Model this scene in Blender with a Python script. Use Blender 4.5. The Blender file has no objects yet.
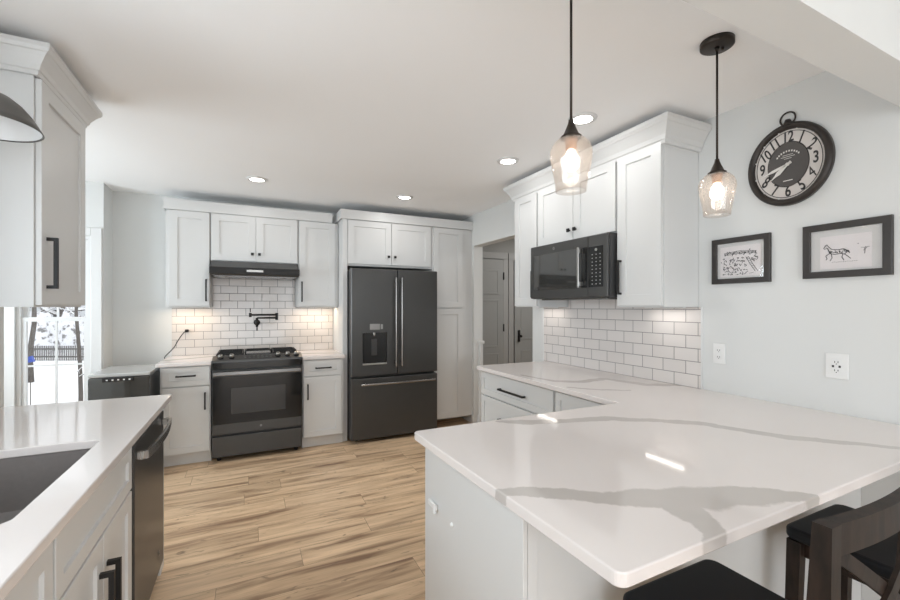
import bpy, bmesh, math, random
from mathutils import Vector, Matrix, Euler
random.seed(7)
PI = math.pi
SC = bpy.context.scene
COL = SC.collection

# ------------------------------------------------------------------ camera, world, exposure, large lights
FPX = 415.0
YAW = math.atan(201 / 415.0)
cd = bpy.data.cameras.new('camera'); cam = bpy.data.objects.new('camera', cd); COL.objects.link(cam)
cam.location = (0, 0, 1.40)
cam.rotation_euler = (PI / 2, 0, -YAW)
cd.sensor_width = 36.0; cd.sensor_fit = 'HORIZONTAL'; cd.lens = FPX / 900 * 36.0
cd.shift_y = 7.0 / 900.0
cd.clip_start = 0.02; cd.clip_end = 200
SC.camera = cam
SC.view_settings.view_transform = 'Standard'; SC.view_settings.look = 'None'
SC.view_settings.gamma = 1; SC.view_settings.use_curve_mapping = False
SC.view_settings.exposure = 0.40
SC.cycles.use_denoising = True
SC.cycles.max_bounces = 10; SC.cycles.diffuse_bounces = 8; SC.cycles.glossy_bounces = 4
SC.cycles.transparent_max_bounces = 12; SC.cycles.sample_clamp_indirect = 6
SC.cycles.caustics_reflective = False; SC.cycles.caustics_refractive = False

w = bpy.data.worlds.new('overcast_sky'); SC.world = w; w.use_nodes = True
bg = w.node_tree.nodes['Background']; bg.inputs[0].default_value = (0.95, 0.97, 1.0, 1); bg.inputs[1].default_value = 1.25

def area(name, loc, rot, sx, sy, power, col=(1, 1, 1), shape='RECTANGLE', parent=None, spread=None):
    d = bpy.data.lights.new(name, 'AREA'); d.shape = shape; d.size = sx
    if shape in ('RECTANGLE', 'ELLIPSE'): d.size_y = sy
    d.energy = power; d.color = col
    if spread: d.spread = spread
    o = bpy.data.objects.new(name, d); COL.objects.link(o); o.location = loc; o.rotation_euler = rot
    if parent: o.parent = parent
    return o
# sink window snow light, plus added rear, side and nook fill, tilted slightly upward
area('rear_fill_light', (0.64, -3.27, 1.08), (math.radians(98), 0, 0), 3.1, 2.0, 50, (0.84, 0.925, 1.0))  # added fill from behind the camera, no known source there
area('side_fill_light', (-1.24, -1.5, 1.45), (math.radians(93), 0, math.radians(-90)), 1.55, 1.15, 8, (0.84, 0.925, 1.0))  # added fill from the left, behind the camera
area('sink_window_daylight', (-1.26, 0.95, 1.60), (math.radians(95), 0, math.radians(-90)), 1.25, 0.92, 22, (0.84, 0.925, 1.0))
area('nook_fill_light', (-2.86, 3.45, 1.48), (math.radians(93), 0, math.radians(-90)), 1.05, 1.3, 50, (0.84, 0.925, 1.0))  # added unseen source to brighten the nook and back wall

# ------------------------------------------------------------------ materials
MATS = {}
def mat(name, col, rough=0.5, metal=0.0, spec=0.5, coat=0.0, noise=0.0, nscale=30, bump=0.0, emit=None, estr=0.0):
    if name in MATS: return MATS[name]
    m = bpy.data.materials.new(name); m.use_nodes = True; nt = m.node_tree; b = nt.nodes['Principled BSDF']
    b.inputs['Base Color'].default_value = (*col, 1); b.inputs['Roughness'].default_value = rough
    b.inputs['Metallic'].default_value = metal; b.inputs['Specular IOR Level'].default_value = spec
    b.inputs['Coat Weight'].default_value = coat; b.inputs['Coat Roughness'].default_value = 0.05
    if emit: b.inputs['Emission Color'].default_value = (*emit, 1); b.inputs['Emission Strength'].default_value = estr
    if noise or bump:
        tc = nt.nodes.new('ShaderNodeTexCoord'); n = nt.nodes.new('ShaderNodeTexNoise'); n.inputs['Scale'].default_value = nscale
        nt.links.new(tc.outputs['Object'], n.inputs['Vector'])
        if noise:
            r = nt.nodes.new('ShaderNodeMix'); r.data_type = 'RGBA'
            r.inputs[6].default_value = (*[c * (1 - noise) for c in col], 1); r.inputs[7].default_value = (*[min(1, c * (1 + noise)) for c in col], 1)
            nt.links.new(n.outputs['Fac'], r.inputs[0]); nt.links.new(r.outputs[2], b.inputs['Base Color'])
        if bump:
            bp = nt.nodes.new('ShaderNodeBump'); bp.inputs['Strength'].default_value = bump; bp.inputs['Distance'].default_value = 0.002
            nt.links.new(n.outputs['Fac'], bp.inputs['Height']); nt.links.new(bp.outputs['Normal'], b.inputs['Normal'])
    MATS[name] = m; return m

WALL = mat('wall_paint', (0.675, 0.682, 0.672), 0.65, noise=0.012, nscale=3, bump=0.04)
CEIL = mat('ceiling_paint', (0.93, 0.935, 0.94), 0.85, noise=0.01, nscale=3)
TRIM = mat('white_trim_paint', (0.70, 0.70, 0.695), 0.4)
CAB = mat('white_cabinet_paint', (0.645, 0.647, 0.64), 0.35, noise=0.008, nscale=4)
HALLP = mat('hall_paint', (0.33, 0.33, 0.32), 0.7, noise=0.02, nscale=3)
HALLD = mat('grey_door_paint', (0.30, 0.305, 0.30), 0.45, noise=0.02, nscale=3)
BLACK = mat('matte_black_metal', (0.014, 0.013, 0.0125), 0.5, 0.0, 0.35)
BRONZE = mat('dark_bronze', (0.045, 0.036, 0.03), 0.4, 0.7)
SLATE = mat('slate_steel', (0.070, 0.069, 0.067), 0.34, 0.45, noise=0.03, nscale=8)
SLATED = mat('slate_steel_dark', (0.045, 0.045, 0.045), 0.3, 0.1, 0.4)
STEEL = mat('brushed_steel', (0.42, 0.41, 0.39), 0.28, 0.95)
DSTEEL = mat('dark_brushed_steel', (0.20, 0.195, 0.19), 0.25, 0.95)
BGLASS = mat('black_glass', (0.010, 0.010, 0.010), 0.10, 0.0, 0.42)
MGLASS = mat('smoked_mirror_glass', (0.05, 0.05, 0.048), 0.04, 0.35, 0.9, coat=0.8)
IRON = mat('cast_iron', (0.02, 0.02, 0.02), 0.6, 0.2, bump=0.2, nscale=200)
PLASTIC = mat('white_plastic', (0.78, 0.78, 0.77), 0.3)
SLOT = mat('outlet_slot', (0.03, 0.03, 0.03), 0.6)
SINKM = mat('dark_composite', (0.20, 0.18, 0.172), 0.42, noise=0.08, nscale=60)
SEATM = mat('black_seat', (0.006, 0.0065, 0.008), 0.5, 0, 0.22, noise=0.1, nscale=40)
WHITEIN = mat('white_enamel', (0.52, 0.51, 0.50), 0.3)
COPPER = mat('copper_socket', (0.45, 0.28, 0.20), 0.35, 0.8)
LIGHTM = mat('led_lens', (1, 1, 1), 0.5, emit=(1, 0.97, 0.92), estr=9)
BULBM = mat('bulb_glow', (1, 1, 1), 0.3, emit=(1, 0.89, 0.79), estr=6.5)
SNOW = mat('snow', (0.88, 0.88, 0.885), 0.8, noise=0.03, nscale=1.5, bump=0.3)
BARK = mat('bark', (0.10, 0.085, 0.075), 0.9, noise=0.4, nscale=6)
PICKET = mat('dark_picket', (0.14, 0.13, 0.125), 0.8)
SIDING = mat('pale_siding', (0.55, 0.56, 0.58), 0.7)
BLUE = mat('blue_plastic', (0.01, 0.05, 0.36), 0.5)
GREYM = mat('key_print', (0.30, 0.30, 0.295), 0.5)
LOGO = mat('logo_metal', (0.26, 0.26, 0.26), 0.3, 0.9)
PAPER = mat('cream_paper', (0.74, 0.70, 0.70), 0.7, noise=0.05, nscale=25)
MATB = mat('picture_mat', (0.62, 0.61, 0.60), 0.5, coat=0.0)
INK = mat('black_ink', (0.03, 0.028, 0.028), 0.7)
FRAME = mat('black_frame_wood', (0.03, 0.025, 0.022), 0.45)
CLKR = mat('aged_bronze_rim', (0.035, 0.028, 0.024), 0.4, 0.4, noise=0.4, nscale=18)
CLKF = mat('aged_clock_face', (0.60, 0.56, 0.53), 0.45, noise=0.08, nscale=15)
CLKD = mat('clock_centre', (0.07, 0.062, 0.058), 0.45, noise=0.15, nscale=25)
HAND = mat('silver_hand', (0.72, 0.70, 0.67), 0.3, 0.5)

def wood_dark():
    m = mat('espresso_wood', (0.045, 0.028, 0.02), 0.5, coat=0.0); nt = m.node_tree; b = nt.nodes['Principled BSDF']
    tc = nt.nodes.new('ShaderNodeTexCoord'); mp = nt.nodes.new('ShaderNodeMapping'); mp.inputs['Scale'].default_value = (12, 12, 3)
    n = nt.nodes.new('ShaderNodeTexNoise'); n.inputs['Scale'].default_value = 4; n.inputs['Detail'].default_value = 6
    cr = nt.nodes.new('ShaderNodeValToRGB'); cr.color_ramp.elements[0].position = 0.35; cr.color_ramp.elements[0].color = (0.011, 0.008, 0.006, 1)
    cr.color_ramp.elements[1].position = 0.75; cr.color_ramp.elements[1].color = (0.034, 0.021, 0.015, 1)
    nt.links.new(tc.outputs['Object'], mp.inputs[0]); nt.links.new(mp.outputs[0], n.inputs['Vector']); nt.links.new(n.outputs['Fac'], cr.inputs[0]); nt.links.new(cr.outputs[0], b.inputs['Base Color']); b.inputs['Specular IOR Level'].default_value = 0.22; b.inputs['Roughness'].default_value = 0.5
    return m
WOODD = wood_dark()

def thin_glass(name, tint, refl=0.12):
    m = bpy.data.materials.new(name); m.use_nodes = True; nt = m.node_tree; nt.nodes.clear()
    o = nt.nodes.new('ShaderNodeOutputMaterial'); t = nt.nodes.new('ShaderNodeBsdfTransparent'); g = nt.nodes.new('ShaderNodeBsdfGlossy')
    lw = nt.nodes.new('ShaderNodeLayerWeight'); lw.inputs[0].default_value = 0.35; mx = nt.nodes.new('ShaderNodeMixShader')
    ml = nt.nodes.new('ShaderNodeMath'); ml.operation = 'MULTIPLY_ADD'; ml.inputs[1].default_value = refl * 2.5; ml.inputs[2].default_value = refl * 0.3
    ml.use_clamp = True
    t.inputs[0].default_value = (*tint, 1); g.inputs['Roughness'].default_value = 0.04
    nt.links.new(lw.outputs['Facing'], ml.inputs[0]); nt.links.new(ml.outputs[0], mx.inputs[0]); nt.links.new(t.outputs[0], mx.inputs[1]); nt.links.new(g.outputs[0], mx.inputs[2]); nt.links.new(mx.outputs[0], o.inputs[0])
    return m
WGLASS = thin_glass('window_glass', (0.97, 0.98, 0.98), 0.06)
SGLASS = thin_glass('amber_shade_glass', (0.985, 0.968, 0.952), 0.13)
_nt = SGLASS.node_tree; _o = [n for n in _nt.nodes if n.type == 'OUTPUT_MATERIAL'][0]; _src = _o.inputs[0].links[0].from_socket
_df = _nt.nodes.new('ShaderNodeBsdfTranslucent'); _df.inputs[0].default_value = (.95, .85, .76, 1); _mx = _nt.nodes.new('ShaderNodeMixShader'); _mx.inputs[0].default_value = .09
_nt.links.new(_src, _mx.inputs[1]); _nt.links.new(_df.outputs[0], _mx.inputs[2]); _nt.links.new(_mx.outputs[0], _o.inputs[0])
FGLASS = thin_glass('picture_glass', (0.99, 0.99, 0.99), 0.035)

def pos_nodes(nt, order):
    """world position re-ordered so a wall face becomes the texture's X/Y plane"""
    g = nt.nodes.new('ShaderNodeNewGeometry'); s = nt.nodes.new('ShaderNodeSeparateXYZ'); c = nt.nodes.new('ShaderNodeCombineXYZ')
    nt.links.new(g.outputs['Position'], s.inputs[0])
    for k, ax in enumerate(order): nt.links.new(s.outputs[ax], c.inputs[k])
    return c.outputs[0]

def tile_mat(name, order, off, col1, col2):
    m = bpy.data.materials.new(name); m.use_nodes = True; nt = m.node_tree; b = nt.nodes['Principled BSDF']
    v = pos_nodes(nt, order); mp = nt.nodes.new('ShaderNodeMapping'); mp.inputs['Location'].default_value = off
    nt.links.new(v, mp.inputs[0]); br = nt.nodes.new('ShaderNodeTexBrick'); nt.links.new(mp.outputs[0], br.inputs['Vector'])
    br.offset = 0.5; br.inputs['Scale'].default_value = 1; br.inputs['Brick Width'].default_value = 0.1555; br.inputs['Row Height'].default_value = 0.0785
    br.inputs['Mortar Size'].default_value = 0.0022; br.inputs['Mortar Smooth'].default_value = 0.25; br.inputs['Bias'].default_value = 0
    br.inputs['Color1'].default_value = (*col1, 1); br.inputs['Color2'].default_value = (*col2, 1); br.inputs['Mortar'].default_value = (0.20, 0.19, 0.185, 1)
    nt.links.new(br.outputs['Color'], b.inputs['Base Color'])
    r = nt.nodes.new('ShaderNodeMapRange'); r.inputs[3].default_value = 0.10; r.inputs[4].default_value = 0.8
    nt.links.new(br.outputs['Fac'], r.inputs[0]); nt.links.new(r.outputs[0], b.inputs['Roughness'])
    iv = nt.nodes.new('ShaderNodeMath'); iv.operation = 'SUBTRACT'; iv.inputs[0].default_value = 1; nt.links.new(br.outputs['Fac'], iv.inputs[1])
    bp = nt.nodes.new('ShaderNodeBump'); bp.inputs['Strength'].default_value = 0.5; bp.inputs['Distance'].default_value = 0.0015
    nt.links.new(iv.outputs[0], bp.inputs['Height']); nt.links.new(bp.outputs['Normal'], b.inputs['Normal'])
    return m
TILEB = tile_mat('subway_tile_back', (0, 2, 1), (0.03, -0.914, 0), (0.66, 0.615, 0.58), (0.69, 0.645, 0.61))
TILER = tile_mat('subway_tile_side', (1, 2, 0), (0.05, -0.914, 0), (0.68, 0.64, 0.615), (0.71, 0.67, 0.645))

def floor_mat():
    m = bpy.data.materials.new('oak_plank_floor'); m.use_nodes = True; nt = m.node_tree; b = nt.nodes['Principled BSDF']
    L = nt.links.new
    v = pos_nodes(nt, (0, 1, 2))
    sy = nt.nodes.new('ShaderNodeSeparateXYZ'); L(v, sy.inputs[0])
    rw = nt.nodes.new('ShaderNodeMath'); rw.operation = 'DIVIDE'; rw.inputs[1].default_value = 0.182; L(sy.outputs[1], rw.inputs[0])
    fl = nt.nodes.new('ShaderNodeMath'); fl.operation = 'FLOOR'; L(rw.outputs[0], fl.inputs[0])
    wn = nt.nodes.new('ShaderNodeTexWhiteNoise'); wn.noise_dimensions = '1D'; L(fl.outputs[0], wn.inputs['W'])
    mo = nt.nodes.new('ShaderNodeMath'); mo.operation = 'MULTIPLY'; mo.inputs[1].default_value = 1.32; L(wn.outputs['Value'], mo.inputs[0])
    cm = nt.nodes.new('ShaderNodeCombineXYZ'); L(mo.outputs[0], cm.inputs[0])
    va = nt.nodes.new('ShaderNodeVectorMath'); va.operation = 'ADD'; L(v, va.inputs[0]); L(cm.outputs[0], va.inputs[1])
    br = nt.nodes.new('ShaderNodeTexBrick'); L(va.outputs[0], br.inputs['Vector'])
    br.offset = 0.0; br.offset_frequency = 1; br.inputs['Scale'].default_value = 1
    br.inputs['Brick Width'].default_value = 1.32; br.inputs['Row Height'].default_value = 0.182
    br.inputs['Mortar Size'].default_value = 0.0012; br.inputs['Mortar Smooth'].default_value = 0.1
    br.inputs['Color1'].default_value = (0, 0, 0, 1); br.inputs['Color2'].default_value = (1, 1, 1, 1); br.inputs['Mortar'].default_value = (0.5, 0.5, 0.5, 1)
    # per-plank random offset shifts the grain
    sc = nt.nodes.new('ShaderNodeVectorMath'); sc.operation = 'MULTIPLY'; sc.inputs[1].default_value = (37, 11, 5); L(br.outputs['Color'], sc.inputs[0])
    ad = nt.nodes.new('ShaderNodeVectorMath'); ad.operation = 'ADD'; L(v, ad.inputs[0]); L(sc.outputs[0], ad.inputs[1])
    def grain(scale, ns, det, dist=0.0):
        mp = nt.nodes.new('ShaderNodeMapping'); mp.inputs['Scale'].default_value = scale; L(ad.outputs[0], mp.inputs[0])
        n = nt.nodes.new('ShaderNodeTexNoise'); n.inputs['Scale'].default_value = ns; n.inputs['Detail'].default_value = det; n.inputs['Distortion'].default_value = dist
        L(mp.outputs[0], n.inputs['Vector']); return n.outputs['Fac']
    g1 = grain((1.0, 9, 1), 1.6, 5, 0.6); g2 = grain((2.5, 60, 1), 2.2, 4); g3 = grain((2.2, 7, 1), 3.4, 3, 1.2)
    cr = nt.nodes.new('ShaderNodeValToRGB'); e = cr.color_ramp.elements
    e[0].position = 0.30; e[0].color = (0.23, 0.125, 0.066, 1); e[1].position = 0.66; e[1].color = (0.86, 0.62, 0.395, 1)
    k = cr.color_ramp.elements.new(0.47); k.color = (0.67, 0.465, 0.285, 1)
    L(g1, cr.inputs[0])
    def mixc(a, f, colr, mode='MIX'):
        mx = nt.nodes.new('ShaderNodeMix'); mx.data_type = 'RGBA'; mx.blend_type = mode
        L(a, mx.inputs[6]); mx.inputs[7].default_value = (*colr, 1); L(f, mx.inputs[0]); return mx.outputs[2]
    def ramp(src, a, c, lo=0.0, hi=1.0):
        r = nt.nodes.new('ShaderNodeMapRange'); r.inputs[1].default_value = a; r.inputs[2].default_value = c; r.inputs[3].default_value = lo; r.inputs[4].default_value = hi; r.clamp = True
        L(src, r.inputs[0]); return r.outputs[0]
    c = mixc(cr.outputs[0], ramp(g2, 0.50, 0.72, 0, 0.35), (0.22, 0.14, 0.09))
    c = mixc(c, ramp(g3, 0.63, 0.74, 0, 0.8), (0.14, 0.09, 0.055))
    # plank-to-plank tone
    sp = nt.nodes.new('ShaderNodeSeparateXYZ'); L(br.outputs['Color'], sp.inputs[0])
    c = mixc(c, ramp(sp.outputs[0], 0.0, 1.0, 0.0, 0.30), (0.66, 0.49, 0.335))
    c = mixc(c, ramp(sp.outputs[0], 0.0, 0.4, 0.25, 0.0), (0.27, 0.18, 0.12))
    c = mixc(c, ramp(br.outputs['Fac'], 0, 1, 0, 0.75), (0.13, 0.085, 0.055))
    L(c, b.inputs['Base Color'])
    b.inputs['Roughness'].default_value = 0.42
    bp = nt.nodes.new('ShaderNodeBump'); bp.inputs['Strength'].default_value = 0.12; bp.inputs['Distance'].default_value = 0.001
    L(g2, bp.inputs['Height']); L(bp.outputs['Normal'], b.inputs['Normal'])
    return m
FLOORM = floor_mat()

def quartz(name, veins, seed=0.0):
    """off-white polished quartz with grey veins that follow the given lines (x, y, half width)"""
    m = bpy.data.materials.new(name); m.use_nodes = True; nt = m.node_tree; b = nt.nodes['Principled BSDF']; L = nt.links.new
    g = nt.nodes.new('ShaderNodeNewGeometry')
    flat = nt.nodes.new('ShaderNodeVectorMath'); flat.operation = 'MULTIPLY'; flat.inputs[1].default_value = (1, 1, 0); L(g.outputs['Position'], flat.inputs[0])
    n = nt.nodes.new('ShaderNodeTexNoise'); n.inputs['Scale'].default_value = 9; n.inputs['Detail'].default_value = 8; n.inputs['Roughness'].default_value = 0.62; L(g.outputs['Position'], n.inputs['Vector'])
    s1 = nt.nodes.new('ShaderNodeVectorMath'); s1.operation = 'SUBTRACT'; s1.inputs[1].default_value = (0.5, 0.5, 0.5); L(n.outputs['Color'], s1.inputs[0])
    s2 = nt.nodes.new('ShaderNodeVectorMath'); s2.operation = 'MULTIPLY'; s2.inputs[1].default_value = (0.065, 0.065, 0); L(s1.outputs[0], s2.inputs[0])
    p = nt.nodes.new('ShaderNodeVectorMath'); p.operation = 'ADD'; L(flat.outputs[0], p.inputs[0]); L(s2.outputs[0], p.inputs[1])
    cur = None
    for line in veins:
        for (x0, y0, w0), (x1, y1, w1) in zip(line, line[1:]):
            ba = Vector((x1 - x0, y1 - y0, 0)); l2 = ba.length_squared
            pa = nt.nodes.new('ShaderNodeVectorMath'); pa.operation = 'SUBTRACT'; pa.inputs[1].default_value = (x0, y0, 0); L(p.outputs[0], pa.inputs[0])
            dt = nt.nodes.new('ShaderNodeVectorMath'); dt.operation = 'DOT_PRODUCT'; dt.inputs[1].default_value = ba / l2; L(pa.outputs[0], dt.inputs[0])
            cl = nt.nodes.new('ShaderNodeClamp'); L(dt.outputs['Value'], cl.inputs[0])
            sc = nt.nodes.new('ShaderNodeVectorMath'); sc.operation = 'SCALE'; sc.inputs[0].default_value = ba; L(cl.outputs[0], sc.inputs['Scale'])
            df = nt.nodes.new('ShaderNodeVectorMath'); df.operation = 'DISTANCE'; L(pa.outputs[0], df.inputs[0]); L(sc.outputs[0], df.inputs[1])
            wd = nt.nodes.new('ShaderNodeMath'); wd.operation = 'MULTIPLY_ADD'; wd.inputs[1].default_value = (w1 - w0) * 1.5; wd.inputs[2].default_value = w0 * 1.5 + .004; L(cl.outputs[0], wd.inputs[0])
            q = nt.nodes.new('ShaderNodeMath'); q.operation = 'DIVIDE'; L(df.outputs['Value'], q.inputs[0]); L(wd.outputs[0], q.inputs[1])
            if cur is None: cur = q.outputs[0]
            else:
                mn = nt.nodes.new('ShaderNodeMath'); mn.operation = 'MINIMUM'; L(cur, mn.inputs[0]); L(q.outputs[0], mn.inputs[1]); cur = mn.outputs[0]
    r = nt.nodes.new('ShaderNodeMapRange'); r.inputs[1].default_value = 0.9; r.inputs[2].default_value = 1.12; r.inputs[3].default_value = 1; r.inputs[4].default_value = 0; L(cur, r.inputs[0])
    n2 = nt.nodes.new('ShaderNodeTexNoise'); n2.inputs['Scale'].default_value = 2.6; n2.inputs['Detail'].default_value = 4; n2.inputs['Distortion'].default_value = 0.8; L(g.outputs['Position'], n2.inputs['Vector'])
    f = nt.nodes.new('ShaderNodeMapRange'); f.inputs[1].default_value = 0.3; f.inputs[2].default_value = 0.7; f.inputs[3].default_value = 0.75; f.inputs[4].default_value = 1.0; L(n2.outputs['Fac'], f.inputs[0])
    vm = nt.nodes.new('ShaderNodeMath'); vm.operation = 'MULTIPLY'; L(r.outputs[0], vm.inputs[0]); L(f.outputs[0], vm.inputs[1])
    base = nt.nodes.new('ShaderNodeMix'); base.data_type = 'RGBA'; base.inputs[6].default_value = (0.735, 0.685, 0.66, 1); base.inputs[7].default_value = (0.765, 0.718, 0.698, 1); L(n2.outputs['Fac'], base.inputs[0])
    mx = nt.nodes.new('ShaderNodeMix'); mx.data_type = 'RGBA'; mx.inputs[7].default_value = (0.50, 0.463, 0.435, 1); L(base.outputs[2], mx.inputs[6]); L(vm.outputs[0], mx.inputs[0])
    L(mx.outputs[2], b.inputs['Base Color']); b.inputs['Roughness'].default_value = 0.07; b.inputs['Specular IOR Level'].default_value = 0.55
    return m
V_MAIN = [
    [(0.95, 1.50, .006), (1.05, 1.44, .020), (1.232, 1.369, .016), (1.41, 1.33, .018), (1.577, 1.21, .014), (1.705, 1.09, .018), (1.746, 0.976, .016), (1.806, 0.85, .020), (1.87, 0.78, .014), (1.95, 0.69, .012), (2.06, 0.56, .010)],
    [(0.577, 0.93, .010), (0.656, 0.90, .014), (0.731, 0.851, .018), (0.818, 0.775, .020), (0.918, 0.729, .030), (1.033, 0.673, .042), (1.10, 0.65, .034), (1.202, 0.615, .028), (1.275, 0.568, .014), (1.33, 0.52, .006)],
    [(0.951, 0.70, .034), (0.926, 0.604, .020), (0.896, 0.549, .015), (0.84, 0.505, .013)],
    [(1.75, 2.45, .004), (1.80, 2.15, .014), (1.95, 2.05, .022), (2.16, 2.08, .020), (2.24, 1.80, .026), (2.42, 1.70, .02)],
    [(1.74, 1.95, .006), (1.86, 1.80, .012), (2.0, 1.72, .006)],
]
QUARTZ = quartz('white_quartz_grey_veins', V_MAIN)
QUARTZL = quartz('white_quartz_left', [[(-0.40, 0.75, .006), (-0.62, 0.92, .02), (-0.8, 0.85, .012)]])
QUARTZB = quartz('white_quartz_back', [[(-0.72, 4.5, .02), (-0.3, 4.7, .02)], [(0.46, 4.6, .02), (0.9, 4.45, .015)]])

# ------------------------------------------------------------------ object helpers
BASE = {}
def link(o, parent=None):
    COL.objects.link(o)
    if parent is not None: o.parent = parent
    return o
def tag(o, label=None, cat=None, group=None, kind=None):
    if label: o['label'] = label
    if cat: o['category'] = cat
    if group: o['group'] = group
    if kind: o['kind'] = kind
    return o
def thing(name, label, cat, loc=(0, 0, 0), group=None, rotz=0, kind=None):
    o = bpy.data.objects.new(name, None); o.empty_display_size = 0.1; link(o); o.location = loc; o.rotation_euler = (0, 0, rotz)
    BASE[o] = Vector(loc); return tag(o, label, cat, group, kind)
def dup(root, loc, label=None, rotz=None):
    r = root.copy(); COL.objects.link(r); r.location = loc
    if rotz is not None: r.rotation_euler = (0, 0, rotz)
    if label: r['label'] = label
    for ch in list(root.children):
        c = ch.copy(); COL.objects.link(c); c.parent = r
        for g in list(ch.children):
            d = g.copy(); COL.objects.link(d); d.parent = c
    return r

class MB:
    def __init__(s): s.bm = bmesh.new()
    def add(s, t):
        me = bpy.data.meshes.new('t'); t.to_mesh(me); t.free(); s.bm.from_mesh(me); bpy.data.meshes.remove(me); return s
    def box(s, x0, x1, y0, y1, z0, z1, bev=0.0, seg=2):
        x0, x1 = sorted((x0, x1)); y0, y1 = sorted((y0, y1)); z0, z1 = sorted((z0, z1))
        t = bmesh.new(); bmesh.ops.create_cube(t, size=1)
        for v in t.verts: v.co = Vector(((x0 + x1) / 2 + v.co.x * (x1 - x0), (y0 + y1) / 2 + v.co.y * (y1 - y0), (z0 + z1) / 2 + v.co.z * (z1 - z0)))
        if bev: bmesh.ops.bevel(t, geom=t.edges[:], offset=min(bev, (x1 - x0) * .45, (y1 - y0) * .45, (z1 - z0) * .45), segments=seg, profile=0.5, affect='EDGES')
        return s.add(t)
    def cyl(s, p0, p1, r0, r1=None, n=20):
        p0, p1 = Vector(p0), Vector(p1); r1 = r0 if r1 is None else r1
        t = bmesh.new(); d = p1 - p0
        bmesh.ops.create_cone(t, cap_ends=True, cap_tris=False, segments=n, radius1=r0, radius2=r1, depth=d.length)
        M = Matrix.Translation((p0 + p1) / 2) @ d.to_track_quat('Z', 'Y').to_matrix().to_4x4()
        bmesh.ops.transform(t, matrix=M, verts=t.verts[:])
        for f in t.faces: f.smooth = len(f.verts) == 4
        return s.add(t)
    def lathe(s, prof, c=(0, 0, 0), n=32, axis='Z', sy=1.0):
        """prof = [(r, h), ...] revolved about the axis through c"""
        t = bmesh.new(); rings = []
        for r, h in prof:
            if r < 1e-6: rings.append([t.verts.new((0, 0, h))])
            else: rings.append([t.verts.new((r * math.cos(2 * PI * k / n), r * sy * math.sin(2 * PI * k / n), h)) for k in range(n)])
        for a, b in zip(rings, rings[1:]):
            for k in range(n):
                k2 = (k + 1) % n
                vs = ([a[0]] if len(a) == 1 else [a[k], a[k2]]) + ([b[0]] if len(b) == 1 else [b[k2], b[k]])
                if len(vs) >= 3:
                    f = t.faces.new(vs); f.smooth = True
        bmesh.ops.recalc_face_normals(t, faces=t.faces[:])
        R = {'Z': Matrix.Identity(4), 'X': Matrix.Rotation(PI / 2, 4, 'Y'), '-X': Matrix.Rotation(-PI / 2, 4, 'Y'), 'Y': Matrix.Rotation(-PI / 2, 4, 'X'), '-Y': Matrix.Rotation(PI / 2, 4, 'X')}[axis]
        bmesh.ops.transform(t, matrix=Matrix.Translation(c) @ R, verts=t.verts[:])
        return s.add(t)
    def tube(s, pts, r, n=12, closed=False):
        pts = [Vector(p) for p in pts]; t = bmesh.new(); rings = []; m = len(pts)
        up = None
        for i, p in enumerate(pts):
            a = pts[(i - 1) % m] if (i > 0 or closed) else p; b = pts[(i + 1) % m] if (i < m - 1 or closed) else p
            d = (b - a).normalized()
            if up is None: up = d.orthogonal().normalized()
            else: up = (up - d * up.dot(d)).normalized()
            sd = d.cross(up)
            rr = r[i] if isinstance(r, (list, tuple)) else r
            rings.append([t.verts.new(p + up * math.cos(2 * PI * k / n) * rr + sd * math.sin(2 * PI * k / n) * rr) for k in range(n)])
        rng = range(m) if closed else range(m - 1)
        for i in rng:
            a, b = rings[i], rings[(i + 1) % m]
            for k in range(n):
                f = t.faces.new([a[k], a[(k + 1) % n], b[(k + 1) % n], b[k]]); f.smooth = True
        if not closed: t.faces.new(rings[0]); t.faces.new(rings[-1])
        bmesh.ops.recalc_face_normals(t, faces=t.faces[:])
        return s.add(t)
    def loft(s, secs, smooth=False):
        """rectangular sections: each is a list of 4 points"""
        t = bmesh.new(); R = [[t.verts.new(p) for p in q] for q in secs]; n = len(R[0])
        for a, b in zip(R, R[1:]):
            for k in range(n):
                f = t.faces.new([a[k], a[(k + 1) % n], b[(k + 1) % n], b[k]]); f.smooth = smooth
        t.faces.new(R[0]); t.faces.new(R[-1]); bmesh.ops.recalc_face_normals(t, faces=t.faces[:])
        return s.add(t)
    def poly(s, outer, z0, z1, hole=None, bev=0.0):
        t = bmesh.new()
        def loop(pts):
            v = [t.verts.new((x, y, z0)) for x, y in pts]
            return [t.edges.new((v[i], v[(i + 1) % len(v)])) for i in range(len(v))]
        e = loop(outer)
        if hole: e += loop(hole)
        bmesh.ops.triangle_fill(t, edges=e, use_beauty=True, use_dissolve=False)
        r = bmesh.ops.extrude_face_region(t, geom=t.faces[:])
        bmesh.ops.translate(t, vec=(0, 0, z1 - z0), verts=[v for v in r['geom'] if isinstance(v, bmesh.types.BMVert)])
        bmesh.ops.recalc_face_normals(t, faces=t.faces[:])
        if bev:
            ed = [x for x in t.edges if len(x.link_faces) == 2 and abs(x.verts[0].co.z - x.verts[1].co.z) < 1e-6 and x.calc_face_angle(0) > 1.2]
            bmesh.ops.bevel(t, geom=ed, offset=bev, segments=3, profile=0.5, affect='EDGES')
        return s.add(t)
    def sweep(s, path, prof, flip=1):
        """mitred moulding: path of (x, y), prof of (out, z); out is to the right of travel (times flip)"""
        P = [Vector((x, y)) for x, y in path]; t = bmesh.new(); rings = []
        def nrm(a, b): d = (b - a).normalized(); return Vector((d.y, -d.x)) * flip
        for i, p in enumerate(P):
            if i == 0: m = nrm(P[0], P[1])
            elif i == len(P) - 1: m = nrm(P[-2], P[-1])
            else:
                n1, n2 = nrm(P[i - 1], p), nrm(p, P[i + 1]); m = (n1 + n2) / (1 + n1.dot(n2))
            rings.append([t.verts.new((p.x + m.x * o, p.y + m.y * o, z)) for o, z in prof])
        n = len(prof)
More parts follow.
